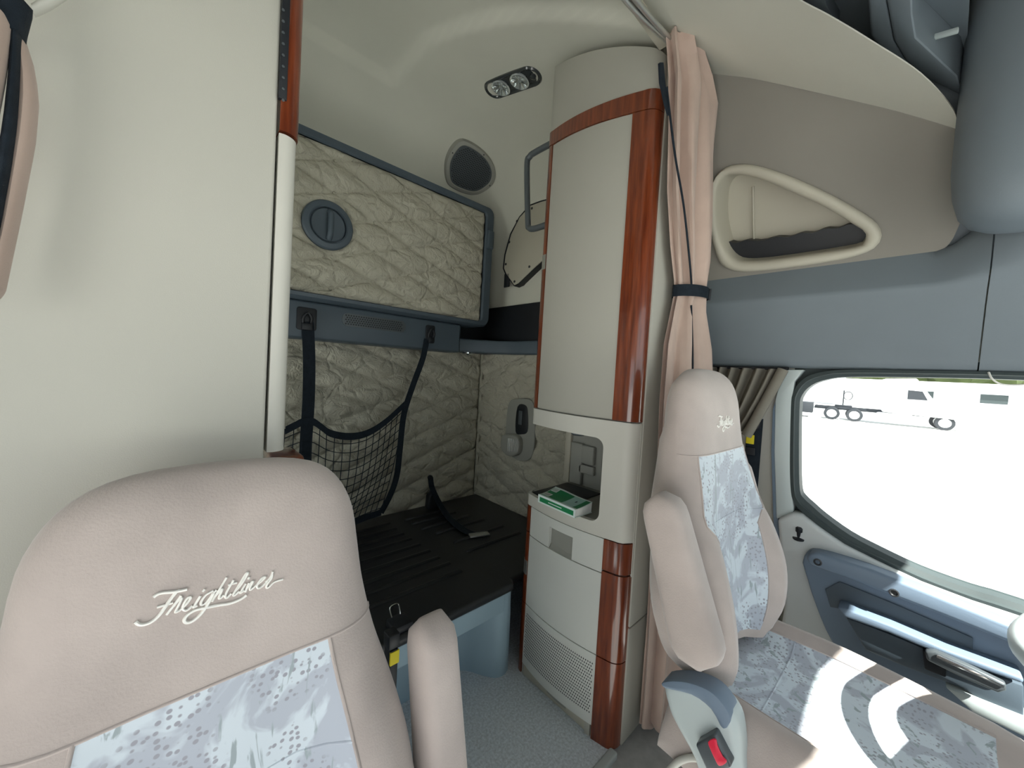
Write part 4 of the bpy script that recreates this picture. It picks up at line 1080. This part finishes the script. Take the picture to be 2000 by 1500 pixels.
# plastic recliner cover and belt buckle on the driver seat
shp = [(1295, 1336), (1340, 1338), (1385, 1352), (1420, 1387), (1440, 1425), (1448, 1500), (1450, 1580), (1385, 1580), (1352, 1485), (1320, 1425), (1302, 1385)]
prism('recliner_cover', cr([at(a, b, x=.795) for a, b in shp], 3, True), (.06, 0, 0), 'grey_shell', ds.t, bev=.018, seg=4)
prism('cover_band', cr([at(a, b, x=.79) for a, b in ((1294, 1333), (1330, 1331), (1372, 1343), (1402, 1364), (1426, 1402), (1412, 1426), (1388, 1386), (1350, 1358), (1298, 1345))], 3, True), (.05, 0, 0), 'door_blue', ds.t, bev=.004)
bk_ = prism('belt_buckle', [at(a, b, x=.772) for a, b in ((1357, 1455), (1394, 1434), (1428, 1500), (1388, 1525))], (.03, 0, 0), 'dark_metal', ds.t, bev=.005, seg=3)
prism('release_button', cr([at(a, b, x=.770) for a, b in ((1384, 1447), (1394, 1441), (1400, 1444), (1402, 1455), (1412, 1476), (1420, 1484), (1417, 1490), (1406, 1494), (1399, 1484), (1388, 1460))], 2, True), (-.004, 0, 0), 'red', bk_, bev=.0015)
tube('cable', cr([at(1300, 1515, x=.82), at(1325, 1488, x=.82), at(1355, 1480, x=.82), at(1378, 1492, x=.82), at(1395, 1530, x=.82)], 6), .007, 'tan_trim', ds.t, 8)

# ================================================================== OVERHEAD CONSOLE
oc = thing('overhead_console', 'grey blue overhead console above the windscreen at the upper right', 'console', (.6, -.35, 1.75))
secs = []
for X in (-.45, -.2, .2, .6):
    prof_ = [(-.52, 2.10), (-.58, 1.84), (-.56, 1.77), (-.50, 1.745), (-.38, 1.74), (-.32, 1.80), (-.30, 1.95), (-.30, 2.25), (-.36, 2.35), (-.44, 2.25)]
    secs.append([V((X, p.x, p.y)) for p in cr([V((a, b, 0)) for a, b in prof_], 3, True)])
loft('console_shell', secs, 'blue_plastic', oc, True, True, 60)
# rounded end pod by the driver's roof side
pl_ = [(1.48, -.42), (1.53, -.36), (1.54, -.22), (1.535, -.10), (1.51, -.055), (1.46, -.042), (1.40, -.040), (1.345, -.052), (1.312, -.085), (1.30, -.13), (1.305, -.20), (1.325, -.30), (1.35, -.38), (1.41, -.42)]
cx_, cy_ = 1.42, -.24; secs = []
for z, k in ((1.695, .30), (1.70, .55), (1.708, .70), (1.725, .83), (1.75, .92), (1.79, .97), (1.85, 1.0), (2.0, 1.0), (2.2, .99), (2.5, .97)):
    L_ = [V((cx_ + (a - cx_) * k, cy_ + (b - cy_) * k, z)) for a, b in pl_]
    secs.append(cr(L_, 3, True))
loft('end_pod', secs, 'blue_plastic', oc, True, True, 60)
# storage bins seen past the edge of the roof liner
ob = thing('overhead_bin', 'dark blue roof storage bin with ledges past the edge of the roof liner', 'bin', (1.3, .15, 2.2))
def rp(px, py, up_): return onplane(px, py, RP + V((0, 0, up_)), RN)
prism('bin_floor', [rp(a, b, .16) for a, b in ((1380, -260), (1500, -40), (1600, 80), (1760, 200), (1880, 300), (1886, 150), (1905, -260))], (0, 0, .02), 'blue_plastic', ob, bev=0)
prism('bin_divider', [rp(a, b, .07) for a, b in ((1690, -60), (1728, -60), (1730, 0), (1745, 80), (1764, 112), (1792, 140), (1760, 160), (1700, 70))], (0, 0, .10), 'blue_plastic', ob, bev=.008, seg=3)
prism('bin_divider', [rp(a, b, .065) for a, b in ((1728, -60), (1780, -60), (1783, 30), (1790, 75), (1870, 150), (1880, 190), (1800, 150), (1766, 118), (1745, 80), (1731, 0))], (0, 0, .10), 'blue_plastic', ob, bev=.008, seg=3)
prism('bin_lip', [rp(a, b, .10) for a, b in ((1796, 83), (1872, 61), (1872, 67), (1797, 88))], (0, 0, .012), 'grey_shell', ob, bev=.003)
prism('bin_shelf', [rp(a, b, .12) for a, b in ((1560, -60), (1600, -60), (1615, 10), (1640, 55), (1600, 40), (1570, 10))], (0, 0, .05), 'blue_plastic', ob, bev=.006)

# ================================================================== DRIVER DOOR
GX = 1.640
wi = [(1561, 800), (1566, 772), (1585, 752), (1615, 741), (1660, 736), (1800, 737), (2000, 742)]
wi2 = [(2000, 1184), (1900, 1153), (1800, 1116), (1720, 1078), (1660, 1046), (1610, 1010), (1585, 988), (1570, 974), (1562, 958), (1560, 900)]
wo = [(1546, 800), (1550, 768), (1568, 742), (1600, 728), (1660, 722), (1800, 724), (2000, 728)]
wo2 = [(2000, 1204), (1900, 1171), (1800, 1133), (1715, 1093), (1648, 1059), (1594, 1020), (1566, 997), (1552, 980), (1546, 958), (1544, 900)]
INN = [at(a, b, x=GX) for a, b in wi] + [V((GX, -.60, 1.345)), V((GX, -.64, 1.31)), V((GX, -.66, .80)), V((GX, -.62, .735))] + [at(a, b, x=GX) for a, b in wi2]
OUT = [at(a, b, x=GX) for a, b in wo] + [V((GX, -.62, 1.362)), V((GX, -.68, 1.33)), V((GX, -.70, .78)), V((GX, -.65, .715))] + [at(a, b, x=GX) for a, b in wo2]
def paired_ring(name, rows, matn, parent=None):
    n = len(rows[0]); vs = [p for r in rows for p in r]; fs = []
    for a in range(len(rows)):
        b = (a + 1) % len(rows)
        for i in range(n):
            j = (i + 1) % n; fs.append((a * n + i, a * n + j, b * n + j, b * n + i))
    return mk(name, vs, fs, matn, parent, 40)
sub = lambda L: cr(L, 3, True)
I3, O3 = sub(INN), sub(OUT)
w2 = struct(paired_ring('window_2', [O3, [p + V((-.012, 0, 0)) for p in O3], [lerp(a, b, .45) + V((-.016, 0, 0)) for a, b in zip(O3, I3)], [lerp(a, b, .55) + V((-.004, 0, 0)) for a, b in zip(O3, I3)], [p + V((.004, 0, 0)) for p in I3], [p + V((.06, 0, 0)) for p in I3], [p + V((.06, 0, 0)) for p in O3]], 'rubber'))
mk('pane', [lerp(a, b, .5) + V((.045, 0, 0)) for a, b in zip(O3, I3)], [tuple(range(len(I3)))], 'glass', w2, 0)
struct(plate_holes('wall_door_surround', rect(x=1.668, a=-.78, b=.33, c=.60, d=1.40), [[lerp(a, b, .3) + V((.028, 0, 0)) for a, b in zip(O3, I3)]], (.03, 0, 0), 'rubber'))
d1 = tag(bpy.data.objects.new('door_1', None), kind='structure'); C.objects.link(d1); d1.location = (1.62, 0, .1)
belt = [(1518, 1014), (1548, 1002), (1566, 1006), (1596, 1030), (1648, 1066), (1715, 1100), (1800, 1140), (1900, 1178), (2000, 1211)]
DP = [at(a, b, x=1.605) for a, b in belt] + [V((1.605, -.72, .69)), V((1.605, -.72, .05)), V((1.605, .27, .05)), at(1532, 1180, x=1.605)]
prism('door_panel', DP, (.07, 0, 0), 'door_grey', d1, bev=.012, seg=3)
prism('door_frame', [at(a, b, x=1.628) for a, b in ((1530, 722), (1570, 722), (1552, 745), (1549, 770), (1547, 960), (1550, 992), (1548, 1004), (1518, 1014), (1516, 1010), (1512, 880), (1514, 780))], (.05, 0, 0), 'grey_shell', d1, bev=.004)
prism('door_seal', [at(a, b, x=1.632) for a, b in ((1516, 778), (1525, 760), (1519, 800), (1516, 880), (1520, 1012), (1536, 1180), (1525, 1180), (1510, 1012), (1506, 880), (1509, 800))], (.03, 0, 0), 'door_blue', d1, bev=.002)
# blue lower trim, arm rest pad, pocket
prism('trim_panel', cr([at(a, b, x=1.585) for a, b in ((1567, 1100), (1575, 1080), (1600, 1075), (1700, 1105), (1850, 1165), (2000, 1222))], 3) + [V((1.585, -.70, .66)), V((1.585, -.70, .20)), V((1.585, .0, .20))] + cr([at(a, b, x=1.585) for a, b in ((1700, 1360), (1648, 1290), (1612, 1230), (1585, 1160))], 3), (.03, 0, 0), 'door_blue', d1, bev=.006, seg=3)
def door_rail(name, y0, y1, ptop, pbot, x0, x1, matn, bev=.01):
    pass
pad = [at(a, b, x=1.535) for a, b in ((1574, 1090), (1582, 1082), (1600, 1081), (1700, 1112), (1850, 1172), (2000, 1232))] + [V((1.535, -.62, .655)), V((1.535, -.62, .60))] + [at(a, b, x=1.535) for a, b in ((2000, 1268), (1850, 1207), (1750, 1168), (1650, 1128), (1580, 1103))]
prism('armrest_pad', pad, (.055, 0, 0), 'door_blue', d1, bev=.014, seg=4)
prism('grab_recess_shade', [at(a, b, x=1.583) for a, b in ((1612, 1150), (1640, 1135), (1750, 1180), (1900, 1245), (1900, 1285), (1850, 1270), (1740, 1215), (1650, 1190), (1622, 1185))], (-.004, 0, 0), 'blue_shaded', d1, bev=.002)  # raised dark plate; the recess's shade is put into its colour
prism('pocket_lip', [at(a, b, x=1.52) for a, b in ((1634, 1186), (1655, 1190), (1740, 1222), (1850, 1270), (2000, 1325), (2000, 1337), (1848, 1284), (1735, 1236), (1650, 1206))], (.065, 0, 0), 'door_blue', d1, bev=.006, seg=3)
prism('pocket_face', [at(a, b, x=1.54) for a, b in ((1652, 1206), (1735, 1238), (1850, 1286), (2000, 1340), (2000, 1420), (1880, 1345), (1760, 1300), (1690, 1270))], (.045, 0, 0), 'blue_shaded', d1, bev=.004)
prism('lower_ledge', [at(a, b, x=1.53) for a, b in ((1845, 1342), (1900, 1362), (2000, 1402), (2060, 1430), (2060, 1470), (2000, 1440), (1900, 1392))], (.06, 0, 0), 'grey_shell', d1, bev=.006)
for q in ((1597, 1098), (1746, 1158)): lathe('screw', at(*q, x=1.534), (-1, 0, 0), [(.011, -.004), (.011, .0015), (.008, .002), (.006, -.001), (0, -.001)], 'screw', d1, 14)
hl_ = prism('door_lever', [at(a, b, x=1.50) for a, b in ((1806, 1272), (1826, 1272), (1900, 1305), (1966, 1337), (1966, 1350), (1950, 1354), (1880, 1325), (1810, 1290))], (.02, 0, 0), 'dark_metal', d1, bev=.005, seg=3)
prism('lever_mount', [at(a, b, x=1.52) for a, b in ((1802, 1272), (1850, 1290), (1848, 1325), (1806, 1308))], (.05, 0, 0), 'black_plastic', d1, bev=.004)
prism('lever_trim', [at(a, b, x=1.499) for a, b in ((1830, 1277), (1900, 1308), (1962, 1338), (1960, 1343), (1898, 1315), (1828, 1284))], (-.003, 0, 0), 'chrome', hl_, bev=.001)
lk = at(1560, 1050, x=1.612)
lock = lathe('lock_knob', lk, (-.25, 0, 1), [(.018, -.004), (.018, .002), (.007, .004), (.006, .022), (.010, .024), (.010, .036), (.006, .040), (0, .040)], 'black_plastic', d1, 16)

# bunched window curtain behind the driver seat
wc = thing('window_curtain', 'short grey brown curtain bunched behind the driver seat beside the window', 'curtain', at(1450, 780, x=1.60))
T0, T1 = at(1372, 716, x=1.615), at(1532, 722, x=1.615); B0, B1 = at(1380, 800, x=1.60), at(1462, 850, x=1.60)
def wcf(u, v):
    a = lerp(T0, T1, u); b = lerp(B0, B1, min(1, u * .6 + .4 * u * u)); p = lerp(a, b, v)
    if u > .7: p = p + V((0, 0, -.012 * math.sin(v * math.pi)))
    p.x -= .022 * math.sin(u * 46 + 1.2 * math.sin(v * 2 + u * 5)) * (1 - .35 * v) * sstep(1.0, .9, u) + .015 * math.sin(v * 3) + .012
    return p
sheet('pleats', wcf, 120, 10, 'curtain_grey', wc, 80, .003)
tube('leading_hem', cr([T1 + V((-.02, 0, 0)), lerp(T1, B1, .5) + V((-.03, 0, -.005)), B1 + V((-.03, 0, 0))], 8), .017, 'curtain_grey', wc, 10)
tube('track', [at(1360, 716, x=1.62), at(1540, 720, x=1.62)], .006, 'black_plastic', wc, 8)
# seat belt on the pillar
sb = thing('seat_belt', 'black driver seat belt with yellow tag on the pillar', 'belt', at(1468, 860, x=1.62))
box('webbing', tuple(at(1477, 985, x=1.63)), tuple(at(1460, 815, x=1.63) + V((.004, 0, 0))), 'strap', sb, .001)
lathe('guide_ring', at(1468, 826, x=1.625), (-1, 0, 0), [(.030, -.01), (.034, 0), (.030, .012), (.014, .014), (.012, .004), (0, .004)], 'black_plastic', sb, 20)
box('tag', tuple(at(1472, 868, x=1.622)), tuple(at(1458, 848, x=1.622) + V((.003, 0, 0))), 'yellow', sb, .0005)
box('tongue', tuple(at(1474, 890, x=1.622)), tuple(at(1456, 872, x=1.622) + V((.005, 0, 0))), 'black_plastic', sb, .003)
# passenger belt stalk with yellow label between seat and armrest
st = thing('belt_stalk', 'black belt stalk with yellow label between passenger seat and its armrest', 'belt', at(768, 1270, x=.40))
sq = at(764, 1275, x=.46)
box('stalk', (sq.x - .012, sq.y - .02, .0), (sq.x + .012, sq.y + .02, sq.z + .02), 'black_plastic', st, .005)
box('tag', tuple(sq + V((-.012, -.0215, -.02))), tuple(sq + V((.0135, -.015, .016))), 'yellow', st, .001)
box('buckle', tuple(sq + V((-.016, -.018, .02))), tuple(sq + V((.016, .02, .06))), 'black_plastic', st, .005)

cd = thing('loose_cord', 'thin pale cord hanging below the header at the top of the driver window', 'cord', at(1965, 745, x=1.60))
tube('cord', cr([at(1931, 727, x=1.61), at(1938, 740, x=1.60), at(1955, 750, x=1.60), at(1985, 752, x=1.60), at(2020, 748, x=1.60), at(2050, 733, x=1.61)], 6), .0022, 'white_thread', cd, 6)
# ================================================================== STEERING WHEEL
wh = thing('steering_wheel', 'grey steering wheel just entering the picture at the right edge', 'steering wheel', (1.08, -.375, .95))
wc0 = V((1.08, -.375, .965)); wn = V((0, .42, 1)).normalized()
wx_ = V((1, 0, 0)); wy_ = wn.cross(wx_).normalized(); WR = .225
tube('rim', [wc0 + wx_ * WR * math.cos(a) + wy_ * WR * math.sin(a) for a in [2 * math.pi * k / 64 for k in range(64)]], .019, 'grey_shell', wh, 12, True)
lathe('hub', wc0, wn, [(.06, -.06), (.115, -.02), (.12, .0), (.10, .018), (.05, .026), (0, .028)], 'grey_shell', wh, 36)
for a in (25, 155, 215, 325):
    d_ = wx_ * math.cos(math.radians(a)) + wy_ * math.sin(math.radians(a)); e_ = wn.cross(d_)
    obox('spoke', wc0 + d_ * .155, (d_, e_, wn), (.07, .036, .009), 'grey_shell', wh, .006)
tube('column', [wc0 - wn * .03, wc0 - wn * .28 + V((0, -.22, -.10))], .045, 'dash', wh, 16)

# ================================================================== OUTSIDE
gz = -1.22
ground = mk('ground', [(-60, -80, gz), (140, -80, gz), (140, 120, gz), (-60, 120, gz)], [(0, 1, 2, 3)], 'asphalt', None, 0)
tag(ground, kind='structure')
def outside_frame(px, dist):
    v = ray(px, 760); v.z = 0; v.normalize(); return V((0, 0, 0)) + v * dist, v, V((v.y, -v.x, 0))
o, f_, r_ = outside_frame(1630, 41)
tk = thing('parked_truck', 'white parked semi tractor with tandem rear wheels seen through the driver window', 'truck', (o.x, o.y, gz))
def tp(a, d, z): return V((o.x, o.y, gz)) + r_ * a + f_ * d + V((0, 0, z))
for a in (-.05, 1.35, 6.2):
    for d in (-.0, 2.0):
        wl = lathe('wheel', tp(a, d, .52), -f_, [(.50, -.28), (.52, -.24), (.52, -.04), (.49, 0), (.33, .0), (.31, -.04), (0, -.03)], 'truck_dark', tk, 28)
        lathe('wheel_rim', tp(a, d, .52), -f_, [(.32, -.03), (.32, -.002), (.28, .0), (.16, -.02), (.14, .05), (0, .06)], 'truck_white', wl, 24)
def tbox(name, a0, a1, d0, d1, z0, z1, matn, bev=.03): return prism(name, [tp(a0, d0, z0), tp(a1, d0, z0), tp(a1, d1, z0), tp(a0, d1, z0)], (0, 0, z1 - z0), matn, tk, bev=bev)
tbox('chassis_rail', -1.2, 7.0, .4, .6, .85, 1.1, 'truck_dark'); tbox('chassis_rail', -1.2, 7.0, 1.5, 1.7, .85, 1.1, 'truck_dark')
tbox('fifth_wheel', .1, 1.2, .6, 1.5, 1.1, 1.25, 'truck_dark'); tbox('fuel_tank', 2.6, 4.6, -.05, .55, .35, .95, 'truck_white', .15)
prism('cab', [tp(a, -.1, z) for a, z in ((2.9, 1.0), (5.2, .9), (7.6, .8), (7.6, 1.9), (5.6, 2.05), (5.1, 2.9), (4.6, 3.7), (2.9, 3.6))], f_ * 2.3, 'truck_white', tk, bev=.1, seg=3)
prism('side_window', [tp(a, -.115, z) for a, z in ((4.2, 2.1), (5.25, 2.1), (4.95, 2.75), (4.2, 2.8))], f_ * .02, 'truck_dark', tk, bev=0)
tube('air_hose', [tp(.9 + .28 * math.cos(t), 1.0 + .02 * t, 2.05 + .35 * math.sin(t)) for t in [k * .4 for k in range(36)]], .03, 'truck_dark', tk, 6)
tube('mast', [tp(.62, 1.0, 1.1), tp(.62, 1.0, 2.5)], .05, 'truck_dark', tk, 6)
tbox('fender_box', -2.6, -1.3, .0, 1.8, .4, 1.3, 'truck_dark')
o2, f2, r2 = outside_frame(1850, 60)
hb = thing('yard_building', 'low white yard building with small windows beyond the parked truck', 'building', (o2.x, o2.y, gz))
def hp2(a, d, z): return V((o2.x, o2.y, gz)) + r2 * a + f2 * d + V((0, 0, z))
prism('wall', [hp2(-9, 0, 0), hp2(22, 0, 0), hp2(22, 6, 0), hp2(-9, 6, 0)], (0, 0, 3.7), 'truck_white', hb, bev=0)
prism('roof', [hp2(-9.4, -.4, 3.7), hp2(22.4, -.4, 3.7), hp2(22.4, 6.4, 3.7), hp2(-9.4, 6.4, 3.7)], (0, 0, .25), 'truck_white', hb, bev=.05)
for a in (-2.6, 2.2, 7.5): prism('window', [hp2(a, -.02, 2.0), hp2(a + 1.7, -.02, 2.0), hp2(a + 1.7, -.02, 2.9), hp2(a, -.02, 2.9)], f2 * .05, 'rubber', hb, bev=0)
rng = random.Random(3); tme = []
for k in range(6):
    o3, f3, r3 = outside_frame(1700 + k * 58, 84 + rng.uniform(-2, 2)); Ht = rng.uniform(10, 13)
    tr = thing('tree', 'leafy green tree in the row beyond the white building', 'tree', (o3.x, o3.y, gz), 'trees beyond the yard building')
    tube('trunk', [V((o3.x, o3.y, gz)), V((o3.x, o3.y, gz + Ht * .5))], [.35, .25], 'truck_dark', tr, 8)
    bm = bmesh.new(); bmesh.ops.create_icosphere(bm, subdivisions=3, radius=1.0)
    for v in bm.verts:
        n3 = v.co.normalized(); s_ = 1 + .22 * math.sin(n3.x * 7 + k) * math.sin(n3.y * 6 + 2 * k) + .14 * math.sin(n3.z * 11 + n3.x * 9)
        v.co = V((o3.x, o3.y, gz + Ht * .62)) + V((n3.x * 3.2, n3.y * 3.2, n3.z * Ht * .40)) * s_
    bmk('crown', bm, 'leaf', tr, 60)
